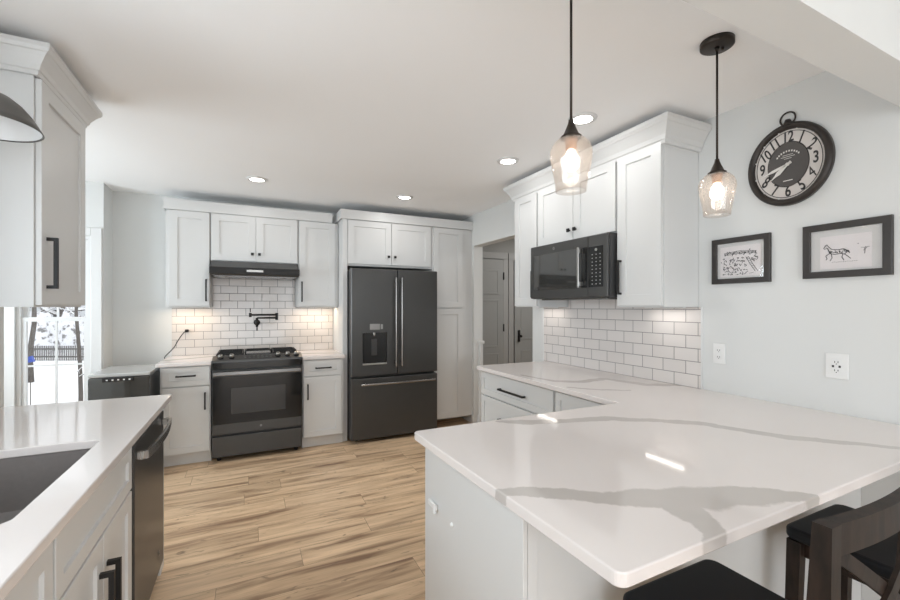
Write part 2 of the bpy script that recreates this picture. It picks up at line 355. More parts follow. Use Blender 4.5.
        for a, b in zip(rings, rings[1:]):
            for k in range(n): t.faces.new([a[k], a[(k + 1) % n], b[(k + 1) % n], b[k]])
        t.faces.new(rings[0]); t.faces.new(rings[-1]); bmesh.ops.recalc_face_normals(t, faces=t.faces[:])
        return s.add(t)
    def ribbon(s, pts, wd, fn, th=0.0006):
        """flat ink line: 2-D points mapped to space by fn(u, v, depth)"""
        t = bmesh.new(); m = len(pts); A, B = [], []
        for i in range(m):
            a = Vector(pts[max(0, i - 1)]); b = Vector(pts[min(m - 1, i + 1)]); d = (b - a)
            d = d.normalized() if d.length > 0 else Vector((1, 0)); nn = Vector((-d.y, d.x)) * wd / 2; p = Vector(pts[i])
            q = [p + nn, p - nn]
            A.append([t.verts.new(fn(k.x, k.y, 0)) for k in q]); B.append([t.verts.new(fn(k.x, k.y, th)) for k in q])
        for i in range(m - 1):
            t.faces.new([B[i][0], B[i][1], B[i + 1][1], B[i + 1][0]]); t.faces.new([A[i][0], B[i][0], B[i + 1][0], A[i + 1][0]]); t.faces.new([A[i][1], A[i + 1][1], B[i + 1][1], B[i][1]])
        bmesh.ops.recalc_face_normals(t, faces=t.faces[:])
        return s.add(t)
    def build(s, name, m, parent=None, local=False, smooth=False, top=None):
        """link as one mesh object; world-space vertices are re-based on the thing's origin"""
        me = bpy.data.meshes.new(name)
        root = parent
        while root is not None and root not in BASE: root = root.parent
        off = Vector((0, 0, 0))
        o = bpy.data.objects.new(name, me)
        if parent is None:
            xs = [v.co for v in s.bm.verts]
            if not local:
                off = Vector(((min(v.x for v in xs) + max(v.x for v in xs)) / 2, (min(v.y for v in xs) + max(v.y for v in xs)) / 2, min(v.z for v in xs)))
                o.location = off
            BASE[o] = off.copy()
        elif not local: off = BASE[root]
        for v in s.bm.verts: v.co -= off
        if smooth:
            for f in s.bm.faces: f.smooth = True
        s.bm.to_mesh(me); s.bm.free(); me.materials.append(m)
        return link(o, parent)

def struct(name, mb, m, parent=None):
    o = mb.build(name, m, parent)
    if parent is None: o['kind'] = 'structure'
    return o

# wall frames of reference: (u, out, z) -> world, out measured toward the room
MAPB = lambda u, o, z: (u, -o, z)      # things on the back wall, out = -Y
MAPR = lambda u, o, z: (-o, u, z)      # on the right wall, out = -X
MAPL = lambda u, o, z: (o, u, z)       # on the left wall, out = +X
MAPF = lambda u, o, z: (u, o, z)       # facing +Y
def mbox(mb, M, u0, u1, o0, o1, z0, z1, bev=0.0):
    a, b = M(u0, o0, z0), M(u1, o1, z1); return mb.box(a[0], b[0], a[1], b[1], a[2], b[2], bev)

def shaker(M, u0, u1, z0, z1, face, th=0.020, stile=0.057, rec=0.009):
    """one solid shaker door / drawer front with a recessed centre panel; face = its outer plane"""
    t = bmesh.new(); st = min(stile, (u1 - u0) * 0.3, (z1 - z0) * 0.3)
    def ring(a0, a1, b0, b1, o): return [t.verts.new(M(*q)) for q in ((a0, o, b0), (a1, o, b0), (a1, o, b1), (a0, o, b1))]
    e = 0.0015
    R = [ring(u0, u1, z0, z1, face - th), ring(u0, u1, z0, z1, face - e), ring(u0 + e, u1 - e, z0 + e, z1 - e, face),
         ring(u0 + st, u1 - st, z0 + st, z1 - st, face), ring(u0 + st + .001, u1 - st - .001, z0 + st + .001, z1 - st - .001, face - rec)]
    t.faces.new(R[0]); t.faces.new(R[-1])
    for a, b in zip(R, R[1:]):
        for k in range(4): t.faces.new([a[k], a[(k + 1) % 4], b[(k + 1) % 4], b[k]])
    bmesh.ops.recalc_face_normals(t, faces=t.faces[:])
    return MB().add(t)
def bar_handle(M, parent, u, z, ln, face, vertical=True, name='handle', w_=0.0125, off=0.032):
    mb = MB(); h = ln / 2; s = w_ / 2
    t = bmesh.new()
    if vertical:   # one closed U-shaped bar
        pr = [(-h, 0), (-h, off), (h, off), (h, 0), (h - w_, 0), (h - w_, off - w_), (-h + w_, off - w_), (-h + w_, 0)]
        A = [t.verts.new(M(u - s, face + o, z + q)) for q, o in pr]; B = [t.verts.new(M(u + s, face + o, z + q)) for q, o in pr]
    else:
        pr = [(-h, 0), (-h, off), (h, off), (h, 0), (h - w_, 0), (h - w_, off - w_), (-h + w_, off - w_), (-h + w_, 0)]
        A = [t.verts.new(M(u + q, face + o, z - s)) for q, o in pr]; B = [t.verts.new(M(u + q, face + o, z + s)) for q, o in pr]
    t.faces.new(A); t.faces.new(B)
    for k in range(8): t.faces.new([A[k], A[(k + 1) % 8], B[(k + 1) % 8], B[k]])
    bmesh.ops.recalc_face_normals(t, faces=t.faces[:]); mb.add(t)
    return mb.build(name, BLACK, parent)
def knob(M, parent, u, z, face):
    mb = MB(); a, b = M(u, face, z), M(u, face + 0.016, z); mb.cyl(a, b, 0.005, n=12)
    mbox(mb, M, u - .013, u + .013, face + .014, face + .026, z - .013, z + .013, .003)
    return mb.build('knob', BLACK, parent)

def cabinet(name, label, group, M, u0, u1, back, face, z0, z1, fronts, toe=0.0, toe_in=0.07, body_mat=None, end=None):
    """carcass + shaker fronts; fronts = (kind, u0, u1, z0, z1, handle)"""
    c = M((u0 + u1) / 2, (back + face) / 2, 0 if toe else z0)
    T = thing(name, label, 'cabinet', c, group)
    mbox(MB(), M, u0, u1, back, face - 0.021, z0 + toe, z1, 0.001).build('body', CAB, T)
    if toe: mbox(MB(), M, u0 + .001, u1 - .001, back, face - toe_in, 0, toe - .001).build('toe_kick', CAB, T)
    for kind, a0, a1, b0, b1, hd in fronts:
        d = shaker(M, a0, a1, b0, b1, face, stile=(0.057 if name == 'base_cabinet' else 0.066) if kind == 'door' else 0.045).build(kind, CAB, T)
        if hd:
            if hd[0] == 'v': bar_handle(M, d, hd[1], hd[2], hd[3], face, True, 'handle', *hd[4:])
            elif hd[0] == 'h': bar_handle(M, d, hd[1], hd[2], hd[3], face, False)
            else: knob(M, d, hd[1], hd[2], face)
    return T

# ================================================================== SETTING
XL, XR, YB, YF, ZC = -1.14, 2.42, 4.92, -3.2, 2.50
HX1, HY1 = 4.9, 4.78       # hall extents
struct('floor', MB().box(XL - .15, XR + .12, YF - .15, YB + .12, -0.05, 0), FLOORM)
struct('floor_hall', MB().box(XR + .12, HX1, 2.6, HY1 + .1, -0.05, 0), FLOORM)
struct('ceiling', MB().box(XL - .15, XR + .12, YF - .15, YB + .12, ZC, ZC + .1), CEIL)
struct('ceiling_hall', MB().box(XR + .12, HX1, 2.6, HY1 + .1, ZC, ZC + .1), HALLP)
struct('wall_back', MB().box(XL - .12, XR + .12, YB, YB + .12, 0, ZC), WALL)
# left wall (with the window over the sink) ends at the breakfast nook; the nook wall stands a little nearer and holds the visible window
W1 = (-1.735, -1.247, 0.46, 2.025); W2 = (0.30, 1.62, 1.10, 2.08); W5 = (-2.3, -0.7, 0.85, 2.05); YL, YN, XN = 2.935, 4.65, -1.16
mb = MB()
for y0, y1, z0, z1 in ((YF - .15, W5[0], 0, ZC), (W5[0], W5[1], 0, W5[2]), (W5[0], W5[1], W5[3], ZC), (W5[1], W2[0], 0, ZC), (W2[0], W2[1], 0, W2[2]), (W2[0], W2[1], W2[3], ZC), (W2[1], YL, 0, ZC)): mb.box(XL - .12, XL, y0, y1, z0, z1)
struct('wall_left', mb, WALL)
mb = MB()
for x0, x1, z0, z1 in ((-2.7, W1[0], 0, ZC), (W1[0], W1[1], 0, W1[2]), (W1[0], W1[1], W1[3], ZC), (W1[1], XN, 0, ZC)): mb.box(x0, x1, YN, YN + .10, z0, z1)
mb.box(XN - .10, XN, YN + .10, YB, 0, ZC)
struct('wall_nook', mb, WALL)
W4 = (2.90, 4.0, 0.75, 2.15)
mb = MB()
for y0, y1, z0, z1 in ((2.6, W4[0], 0, ZC), (W4[0], W4[1], 0, W4[2]), (W4[0], W4[1], W4[3], ZC), (W4[1], YN, 0, ZC)): mb.box(-2.8, -2.7, y0, y1, z0, z1)
mb.box(-2.7, XL - .12, 2.6, 2.7, 0, ZC)
struct('wall_nook_side', mb, WALL)
struct('floor_nook', MB().box(-2.8, XL - .15, 2.6, YN + .10, -0.05, 0), FLOORM)
struct('ceiling_nook', MB().box(-2.8, XL - .15, 2.6, YN + .10, ZC, ZC + .1), CEIL)
# right wall with the doorway (Y 3.30-4.34, z to 2.13)
D0, D1, DZ = 3.20, 4.34, 2.13
mb = MB()
for y0, y1, z0, z1 in ((YF - .15, D0, 0, ZC), (D0, D1, DZ, ZC), (D1, YB, 0, ZC)): mb.box(XR, XR + .12, y0, y1, z0, z1)
struct('wall_right', mb, WALL)
# rear wall with a wide unseen opening added for the fill light
mb = MB(); WR = (-0.95, 2.23, 0.04, 2.14)
for x0, x1, z0, z1 in ((XL, WR[0], 0, ZC), (WR[1], XR, 0, ZC), (WR[0], WR[1], 0, WR[2]), (WR[0], WR[1], WR[3], ZC)): mb.box(x0, x1, YF - .15, YF, z0, z1)
struct('wall_rear', mb, WALL)
struct('ceiling_beam', MB().box(XL, XR, 0.577, 0.71, 2.20, ZC), WALL)
# hall beyond the doorway
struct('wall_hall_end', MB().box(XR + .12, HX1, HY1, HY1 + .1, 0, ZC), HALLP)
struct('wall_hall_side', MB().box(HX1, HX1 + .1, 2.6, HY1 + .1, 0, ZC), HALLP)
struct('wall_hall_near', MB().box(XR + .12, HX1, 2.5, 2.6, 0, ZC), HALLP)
# baseboards
struct('baseboard_back', MB().box(XN, -0.70, YB - .014, YB, 0, .10, .003), TRIM)
struct('baseboard_nook', MB().box(-2.7, XN, YN - .014, YN, 0, .10, .003), TRIM)
struct('baseboard_right', MB().box(XR - .014, XR, D1, D1 + .04, 0, .11, .003), TRIM)
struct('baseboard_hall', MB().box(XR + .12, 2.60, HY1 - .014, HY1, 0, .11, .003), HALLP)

def sash_window(n, M, o, y0, y1, z0, z1, casing, fr=.026, f=.030, zm=None):
    """double-hung window in the wall plane out = o"""
    def bx(mb, *q): return mbox(mb, M, q[0], q[1], o + q[2], o + q[3], q[4], q[5], q[6] if len(q) > 6 else 0)
    mb = MB(); bx(mb, y0, y0 + fr, -.09, -.01, z0, z1); bx(mb, y1 - fr, y1, -.09, -.01, z0, z1); bx(mb, y0 + fr, y1 - fr, -.09, -.01, z1 - .03, z1); bx(mb, y0 + fr, y1 - fr, -.09, -.01, z0, z0 + .03)
    W = struct(n, mb, TRIM)
    a, b = y0 + fr, y1 - fr; zm = zm or (z0 + z1) / 2
    def sash(nm, p, q, x, thick):
        mb = MB(); bx(mb, a, a + f, x - .03, x, p, q); bx(mb, b - f, b, x - .03, x, p, q); bx(mb, a + f, b - f, x - .03, x, p, p + thick); bx(mb, a + f, b - f, x - .03, x, q - thick, q)
        s_ = mb.build(nm, TRIM, W)
        m = MB(); yc = (a + b) / 2; zc = (p + q) / 2
        bx(m, yc - .007, yc + .007, x - .022, x - .008, p + thick, q - thick); bx(m, a + f, yc - .007, x - .022, x - .008, zc - .007, zc + .007); bx(m, yc + .007, b - f, x - .022, x - .008, zc - .007, zc + .007)
        m.build('muntin', TRIM, s_)
        m = MB(); bx(m, a + f, b - f, x - .017, x - .013, p + thick, q - thick); m.build('pane', WGLASS, s_)
    sash('lower_sash', z0 + .03, zm + .018, -.025, .036); sash('upper_sash', zm - .018, z1 - .03, -.058, .036)
    cw, ct = casing, .018
    for q0, q1 in ((y0 - cw, y0), (y1, y1 + cw)):
        mb = MB(); bx(mb, q0, q1, .001, ct, z0 - .06, z1 + .07, .004); mb.build('casing', TRIM, W)
    mb = MB(); bx(mb, y0, y1, .001, ct, z1, z1 + .07, .004); mb.build('head_casing', TRIM, W)
    mb = MB(); bx(mb, y0 - cw - .02, y1 + cw, ct + .001, .05, z0 - .03, z0, .004); mb.build('sill', TRIM, W)
    return W
sash_window('window_1', MAPB, -YN, *W1, 0.078, zm=1.295)
sash_window('window_2', MAPL, XL, *W2, 0.07)
sash_window('added_window_side', MAPL, XL, *W5, 0.08)  # unseen window added to carry the side fill
sash_window('added_window_nook', MAPL, -2.7, *W4, 0.08)  # unseen window added to carry the nook fill
mb = MB(); f = .05
for x0, x1 in ((WR[0], WR[0] + f), (WR[1] - f, WR[1]), (0.64 - f, 0.64 + f)): mb.box(x0, x1, YF - .1, YF - .05, WR[2], WR[3])
for z0, z1 in ((WR[2], WR[2] + f), (WR[3] - f, WR[3])): mb.box(WR[0] + f, WR[1] - f, YF - .1, YF - .05, z0, z1)
struct('added_window_rear', mb, TRIM)  # frame of the added rear opening, out of view

# hall doors
def hall_door(n, x0, x1, lever_left, hinges_right):
    Y = HY1
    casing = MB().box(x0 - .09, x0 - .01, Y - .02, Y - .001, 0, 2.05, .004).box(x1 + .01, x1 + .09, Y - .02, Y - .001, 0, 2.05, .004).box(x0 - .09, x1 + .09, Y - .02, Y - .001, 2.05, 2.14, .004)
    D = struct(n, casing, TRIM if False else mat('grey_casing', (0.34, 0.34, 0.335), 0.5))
    slab = MB(); slab.box(x0, x1, Y - .035, Y - .003, 0.01, 2.04, .002); s_ = slab.build('slab', HALLD, D)
    wdt = x1 - x0
    for (p, q, r_, t_) in (((.13, .46, .18, .80), (.54, .87, .18, .80), (.13, .46, .95, 1.45), (.54, .87, .95, 1.45), (.13, .46, 1.56, 1.90), (.54, .87, 1.56, 1.90)) if lever_left else ((.15, .85, .18, .78), (.15, .85, .86, 1.50), (.15, .85, 1.57, 1.90))):
        shaker(MAPB, x0 + wdt * p, x0 + wdt * q, r_, t_, -(Y - .041), th=.006, stile=.022, rec=.004).build('panel', HALLD, s_)
    if hinges_right:
        for z in (.3, 1.12, 1.82): MB().cyl((x1 + .004, Y - .04, z - .05), (x1 + .004, Y - .04, z + .05), .009, n=10).build('hinge', BLACK, D)
    if lever_left:
        k = MB().box(x0 + .045, x0 + .080, Y - .047, Y - .0355, .92, 1.08, .003).cyl((x0 + .0625, Y - .047, 1.0), (x0 + .0625, Y - .085, 1.0), .010).cyl((x0 + .0625, Y - .085, 1.0), (x0 + .0625, Y - .10, 1.0), .020, .016)
        k.build('door_knob', BLACK, D)
hall_door('door_1', 2.62, 3.10, False, True)
hall_door('door_2', 3.29, 4.05, True, False)

area('hall_fill_light', (3.6, 3.7, 2.48), (0, 0, 0), .3, .3, 16, (1, .97, .93), 'DISK')  # added fill to brighten the hall, no lamp in view
# backsplash tiles
struct('wall_tile_back', MB().box(-0.69, 0.872, YB - .009, YB, .914, 1.399).box(-.333, .458, YB - .009, YB, 1.399, 1.72), TILEB)
struct('wall_tile_right', MB().box(XR - .009, XR, 1.565, 3.02, .914, 1.399).box(XR - .009, XR, 1.905, 2.70, 1.399, 1.52), TILER)
struct('trim_1', MB().box(XR - .012, XR, 1.560, 1.565, .914, 1.40).box(XR - .012, XR, 3.02, 3.05, .914, 1.40), TRIM)

# ================================================================== COUNTERTOPS
def rounded(poly, r_idx, r, n=6):
    out = []
    m = len(poly)
    for i, p in enumerate(poly):
        if i not in r_idx: out.append(p); continue
        p = Vector(p); a = (Vector(poly[i - 1]) - p).normalized(); b = (Vector(poly[(i + 1) % m]) - p).normalized()
        c = p + (a + b) * r; s0 = p + a * r; 
        for k in range(n + 1):
            th = PI / 2 * k / n
            q = c - b * r * math.cos(th) - a * r * math.sin(th); out.append((q.x, q.y))
    return out
L_ = rounded([(.606, .541), (2.419, .562), (2.419, 3.0), (1.69, 3.0), (1.69, 1.525), (.577, 1.525)], (0, 3, 5), .022)
o = MB().poly(L_, .884, .914, bev=.004).build('countertop', QUARTZ)
tag(o, 'white grey-veined quartz countertop covering the right-hand run and the peninsula with overhang', 'countertop', 'white quartz worktops')
SK = (-0.93, -0.49, 1.275, 1.93)
hole = rounded([(SK[0], SK[2]), (SK[1], SK[2]), (SK[1], SK[3]), (SK[0], SK[3])], (0, 1, 2, 3), .025)
o = MB().poly(rounded([(-1.138, .20), (-.387, .20), (-.387, 2.765), (-1.138, 2.765)], (2,), .012), .884, .914, hole=hole, bev=.004).build('countertop', QUARTZL)
tag(o, 'white quartz countertop on the left with a sink cut into it', 'countertop', 'white quartz worktops')
o = MB().box(-.715, -.302, 4.255, YB - .010, .884, .914, .004).build('countertop', QUARTZB)
tag(o, 'short white quartz countertop left of the range against the back wall', 'countertop', 'white quartz worktops')
o = MB().box(.469, .877, 4.255, YB - .010, .884, .914, .004).build('countertop', QUARTZB)
tag(o, 'narrow white quartz countertop between the range and the fridge', 'countertop', 'white quartz worktops')

# sink basin
T = thing('kitchen_sink', 'dark grey-brown undermount sink set into the left countertop', 'sink', ((SK[0] + SK[1]) / 2, (SK[2] + SK[3]) / 2, .66))
t = bmesh.new(); zt, zb_ = .883, .68; g = .012
def rring(a, z): return [t.verts.new((x, y, z)) for x, y in rounded([(SK[0] - a, SK[2] - a), (SK[1] + a, SK[2] - a), (SK[1] + a, SK[3] + a), (SK[0] - a, SK[3] + a)], (0, 1, 2, 3), .035)]
R = [rring(.010, .66), rring(.010, zt), rring(.004, zt), rring(.004, zb_ + .02), rring(-.02, zb_)]
for a, b in zip(R, R[1:]):
    for k in range(len(a)): t.faces.new([a[k], a[(k + 1) % len(a)], b[(k + 1) % len(b)], b[k]])
t.faces.new(R[0]); t.faces.new(R[-1]); bmesh.ops.recalc_face_normals(t, faces=t.faces[:])
MB().add(t).build('basin', SINKM, T)
MB().lathe([(0, .004), (.02, .004), (.03, .001), (.042, .003), (.045, .0)], (-.71, 1.56, zb_ + .0005)).build('drain', STEEL, T)

# ================================================================== CABINETS
G = .0015
BF = -4.285   # base face (out = -Y) on the back wall
GB, GU = 'white shaker base cabinets', 'white shaker wall cabinets'
cabinet('base_cabinet', 'white shaker base cabinet left of the range, one drawer over one door', GB, MAPB, -.69, -.308, -YB + .002, BF, 0, .883,
        [('drawer_front', -.675, -.317, .705, .872, ('h', -.498, .795, .15)), ('door', -.675, -.317, .115, .695, ('v', -.352, .565, .15))], toe=.105)
cabinet('base_cabinet', 'narrow white base cabinet between the range and the fridge', GB, MAPB, .474, .872, -YB + .002, BF, 0, .883,
        [('drawer_front', .484, .848, .718, .872, ('h', .668, .795, .155)), ('door', .484, .848, .115, .708, ('v', .520, .565, .15))], toe=.105)
UF = -4.575
cabinet('wall_cabinet', 'tall white wall cabinet left of the range hood', GU, MAPB, -.69, -.338, -YB + .002, UF, 1.40, 2.304,
        [('door', -.665, -.342, 1.412, 2.30, ('v', -.367, 1.56, .21))])
cabinet('wall_cabinet', 'short double-door white cabinet above the range hood', GU, MAPB, -.334, .460, -YB + .002, UF, 1.845, 2.304,
        [('door', -.326, .060, 1.852, 2.30, ('k', .030, 1.925)), ('door', .064, .452, 1.852, 2.30, ('k', .094, 1.925))])
cabinet('wall_cabinet', 'tall white wall cabinet between the hood and the fridge', GU, MAPB, .464, .872, -YB + .002, UF, 1.40, 2.304,
        [('door', .470, .838, 1.412, 2.30, ('v', .496, 1.56, .21))])
FF = -4.365   # fridge enclosure face
T = thing('fridge_panel', 'full-height white panel on the left side of the fridge', 'panel', (.892, 4.64, 0))
MB().box(.8765, .926, 4.375, YB - .002, 0, 2.321, .001).build('side_panel', CAB, T)
cabinet('wall_cabinet', 'white double-door cabinet directly above the fridge', GU, MAPB, .916, 1.889, -YB + .002, FF, 1.835, 2.321,
        [('door', .93, 1.402, 1.855, 2.315, ('k', 1.368, 1.945)), ('door', 1.407, 1.872, 1.855, 2.315, ('k', 1.441, 1.945))])
T = cabinet('pantry_cabinet', 'tall white pantry cabinet right of the fridge', None, MAPB, 1.892, 2.418, -YB + .002, FF, 0, 2.321,
        [('door', 1.908, 2.285, 1.392, 2.315, None), ('door', 1.908, 2.285, .105, 1.380, None)], toe=.10, toe_in=.32)
# left wall: bases
LF = -.404
cabinet('base_cabinet', 'white sink base cabinet with two doors under the left counter', GB, MAPL, 1.262, 1.972, XL + .002, LF, 0, .883,
        [('drawer_front', 1.268, 1.962, .706, .868, None), ('door', 1.268, 1.616, .112, .696, ('v', 1.583, .52, .155, .014, .036)), ('door', 1.621, 1.962, .112, .696, ('v', 1.655, .52, .155, .014, .036))], toe=.105)
# hollow out the sink base so the basin has room: shorten its body
for ch in COL.objects:
    if ch.name.startswith('body') and ch.parent and ch.parent.get('label', '').startswith('white sink base'):
        me = bpy.data.meshes.new('body'); mb = MB(); mb.box(XL + .002, LF - .021, 1.262, 1.972, .105, .64, .001).box(LF - .045, LF - .021, 1.262, 1.972, .64, .883)
        for v in mb.bm.verts: v.co -= BASE[ch.parent]
        mb.bm.to_mesh(me); mb.bm.free(); me.materials.append(CAB); ch.data = me
cabinet('base_cabinet', 'white left-hand base cabinet nearest the camera beside the sink base', GB, MAPL, .66, 1.258, XL + .002, LF, 0, .883,
        [('drawer_front', .668, 1.252, .706, .868, ('h', .93, .79, .16)), ('door', .668, 1.252, .112, .696, ('v', .72, .52, .155))], toe=.105)
T = thing('counter_end_panel', 'white end panel closing the far end of the left counter', 'panel', (-.78, 2.66, 0))
MB().box(XL + .002, -.415, 2.605, 2.70, 0, .883, .001).build('end_panel', CAB, T)
# left wall: upper
LU = -.765
cabinet('wall_cabinet', 'white wall cabinet high on the left beside the dome lamp', GU, MAPL, 2.250, 2.775, XL + .002, LU, 1.40, 2.36,
        [('door', 2.262, 2.768, 1.408, 2.334, ('v', 2.312, 1.585, .215, .014, .036))])
# right wall: uppers
RU = -2.095
cabinet('wall_cabinet', 'narrow white wall cabinet left of the microwave', GU, MAPR, 2.712, 3.035, -XR + .002, RU, 1.40, 2.40,
        [('door', 2.722, 3.025, 1.408, 2.345, ('v', 2.752, 1.585, .215))])
cabinet('wall_cabinet', 'white double-door cabinet above the microwave', GU, MAPR, 1.912, 2.708, -XR + .002, RU, 1.875, 2.40,
        [('door', 2.302, 2.702, 1.884, 2.345, ('k', 2.330, 1.955)), ('door', 1.918, 2.297, 1.884, 2.345, ('k', 2.268, 1.955))])
cabinet('wall_cabinet', 'white wall cabinet right of the microwave, at the end of the run', GU, MAPR, 1.585, 1.908, -XR + .002, RU, 1.40, 2.40,
        [('door', 1.592, 1.902, 1.408, 2.345, ('v', 1.872, 1.585, .215))])
# right wall: bases
RF = -1.725
cabinet('base_cabinet', 'white base cabinet with wide drawers at the far end of the right-hand counter', GB, MAPR, 2.062, 2.985, -XR + .002, RF, 0, .883,
        [('drawer_front', 2.072, 2.975, .690, .870, ('h', 2.52, .775, .32)), ('drawer_front', 2.072, 2.975, .404, .680, ('h', 2.52, .545, .32)), ('drawer_front', 2.072, 2.975, .112, .394, ('h', 2.52, .255, .32))], toe=.105)
cabinet('base_cabinet', 'narrow white corner base cabinet where the right-hand run meets the peninsula', GB, MAPR, 1.515, 2.058, -XR + .002, RF, 0, .883,
        [('drawer_front', 1.545, 2.05, .690, .870, None), ('door', 1.545, 2.05, .112, .680, ('v', 2.015, .56, .15))], toe=.105)
# peninsula base
T = thing('peninsula_base', 'white panelled peninsula base under the veined quartz top', 'cabinet', (1.5, 1.17, 0))
MB().box(.622, 2.418, .875, 1.452, .105, .883, .001).build('body', CAB, T)
MB().box(.622, 2.418, .875, 1.38, 0, .104).build('toe_kick', CAB, T)
MB().box(.608, .6215, .842, 1.475, 0, .883, .0015).build('end_panel', CAB, T)
MB().box(.6225, 2.418, .853, .8745, 0, .883, .001).build('back_panel', CAB, T)
MB().box(.6225, .652, .842, .8525, 0, .883, .001).build('corner_stile', CAB, T)
for a0, a1, hu in ((.64, .99, .96), (.995, 1.345, 1.025), (1.35, 1.66, 1.63)):
    d = shaker(MAPF, a0, a1, .69, .87, 1.473).build('drawer_front', CAB, T); bar_handle(MAPF, d, (a0 + a1) / 2, .79, .15, 1.473, False)
    d = shaker(MAPF, a0, a1, .112, .68, 1.473).build('door', CAB, T); bar_handle(MAPF, d, hu, .56, .15, 1.473, True)
T = thing('panel_catch', 'tiny white plastic catch on the peninsula end panel', 'catch', (.597, 1.39, .68))
MB().box(.596, .6075, 1.355, 1.42, .672, .690, .003).build('plate', PLASTIC, T)
MB().box(.590, .5975, 1.350, 1.362, .664, .700, .002).build('tab', PLASTIC, T)
o = MB().lathe([(0, .006), (.004, .006), (.007, .003), (.008, 0)], (.6078, 1.24, .675), axis='-X', n=16).build('screw_cap', PLASTIC)
tag(o, 'small round white screw cap on the peninsula end panel', 'cap')

# crown mouldings
CROWN = [(-.012, 0), (.004, 0), (.008, .018), (.014, .022), (.020, .045), (.040, .080), (.052, .098), (.058, .102), (.066, .118), (.066, .140), (-.012, .140)]
def crown(label, path, z, flip, k=1.0, h=1.0):
    o = MB().sweep(path, [(a * k, z + b * h) for a, b in CROWN], flip).build('crown_molding', CAB)
    return tag(o, label, 'molding', 'white crown mouldings on the cabinets')
crown('white crown molding on the wall cabinet at the far left', [(XL + .002, 2.237), (LU + .004 - .01, 2.237), (LU + .004 - .01, 2.788), (XL + .002, 2.788)], 2.338, 1, .86, .80)
crown('low white crown molding over the cabinets above the range', [(-.703, YB - .003), (-.703, -UF - .013 + .02), (.809, -UF - .013 + .02)], 2.305, -1, .5, .72)
crown('white crown molding over the fridge and pantry cabinets', [(.864, YB - .003), (.864, -FF - .013 + .02), (2.418, -FF - .013 + .02)], 2.322, -1, .72, .70)
crown('white stepped crown molding over the right-hand wall cabinets by the microwave', [(XR - .003, 3.048), (-RU - .013 + .02, 3.048), (-RU - .013 + .02, 1.572), (XR - .003, 1.572)], 2.322, -1 * -1, 1.0, .98)

# ================================================================== APPLIANCES
def logo(parent, M, u, z, face, r=.012):
    mb = MB(); a = M(u, face, z); b = M(u, face + .002, z); mb.cyl(a, b, r, n=24); o = mb.build('logo', LOGO, parent)
    m2 = MB(); pts = []
    for sgn in (-1, 1):
        p = [(u + sgn * r * .35 + r * .28 * math.cos(t_ * PI / 8), z + r * .45 * math.sin(t_ * PI / 8)) for t_ in range(2, 15)]
        m2.ribbon(p, r * .13, lambda uu, vv, d: M(uu, face + .002 + d, vv))
    m2.build('monogram', SLOT, o)

# --- range
T = thing('gas_range', 'slate-black slide-in gas range on the back wall', 'range', (.083, 4.55, 0))
RX0, RX1 = -.297, .464
MB().box(RX0, RX1, 4.275, 4.90, .045, .905, .002).build('body', SLATED, T)
for x, y in ((RX0 + .05, 4.33), (RX1 - .05, 4.33), (RX0 + .05, 4.85), (RX1 - .05, 4.85)): MB().cyl((x, y, 0), (x, y, .044), .018, n=14).build('foot', BLACK, T)
MB().box(RX0 + .002, RX1 - .002, 4.245, 4.274, .050, .232, .004).build('storage_drawer', SLATE, T)
d = MB().box(RX0 + .002, RX1 - .002, 4.245, 4.274, .252, .828, .004).build('oven_door', SLATE, T)
MB().box(RX0 + .004, RX1 - .004, 4.2415, 4.2448, .345, .772, .0015).build('oven_glass', BGLASS, d)
MB().box(RX0 + .15, RX1 - .15, 4.2400, 4.2414, .43, .665, .0005).build('oven_window', mat('oven_window_glass', (.035, .034, .033), .15, 0, .5), d)
MB().box(RX0 + .012, RX1 - .012, 4.195, 4.212, .785, .822, .006).box(RX0 + .02, RX0 + .045, 4.212, 4.245, .79, .818).box(RX1 - .045, RX1 - .02, 4.212, 4.245, .79, .818).build('handle', DSTEEL, d)
logo(d, MAPB, .100, .300, -4.245, .010)
MB().box(RX0 + .002, RX1 - .002, 4.262, 4.276, .835, .900, .002).build('vent_band', BGLASS, T)
# sloped control panel
t = bmesh.new(); pr = [(4.235, .900), (4.235, .918), (4.345, .952), (4.345, .906)]
A = [t.verts.new((RX0, y, z)) for y, z in pr]; B = [t.verts.new((RX1, y, z)) for y, z in pr]; t.faces.new(A); t.faces.new(B)
for k in range(4): t.faces.new([A[k], A[(k + 1) % 4], B[(k + 1) % 4], B[k]])
bmesh.ops.recalc_face_normals(t, faces=t.faces[:]); cp = MB().add(t).build('control_panel', SLATE, T)
nrm = Vector((0, -.034, .11)).normalized()
def on_panel(x, f): return Vector((x, 4.235 + .11 * f, .918 + .034 * f))
for x in (RX0 + .065, RX0 + .155, RX1 - .215, RX1 - .13, RX1 - .05):
    p = on_panel(x, .48); k = MB().cyl(p + nrm * .010, p + nrm * .036, .019, .016, n=20).build('knob', STEEL, cp); MB().cyl(p, p + nrm * .0098, .026, .024, n=24).build('knob_skirt', BLACK, k)
    q = p + nrm * .034; MB().box(x - .003, x + .003, q.y - .014, q.y + .010, q.z - .002, q.z + .004, .001).build('pointer', SLOT, k)
mb = MB()
for i in range(7):
    for j in range(2):
        p = on_panel(-.03 + i * .036, .35 + .32 * j) ; mb.box(p.x - .009, p.x + .009, p.y - .004, p.y + .004, p.z + .001, p.z + .003)
o = mb.build('key_print', GREYM, cp)
MB().box(RX0 + .003, RX1 - .003, 4.346, 4.895, .906, .930, .003).build('cooktop', BGLASS, T)
for cx in (RX0 + .135, RX1 - .135):
    for cy in (4.50, 4.74): MB().lathe([(0, .018), (.03, .018), (.036, .012), (.036, .006), (.05, .004), (.05, 0)], (cx, cy, .9305), n=24).build('burner', IRON, T)
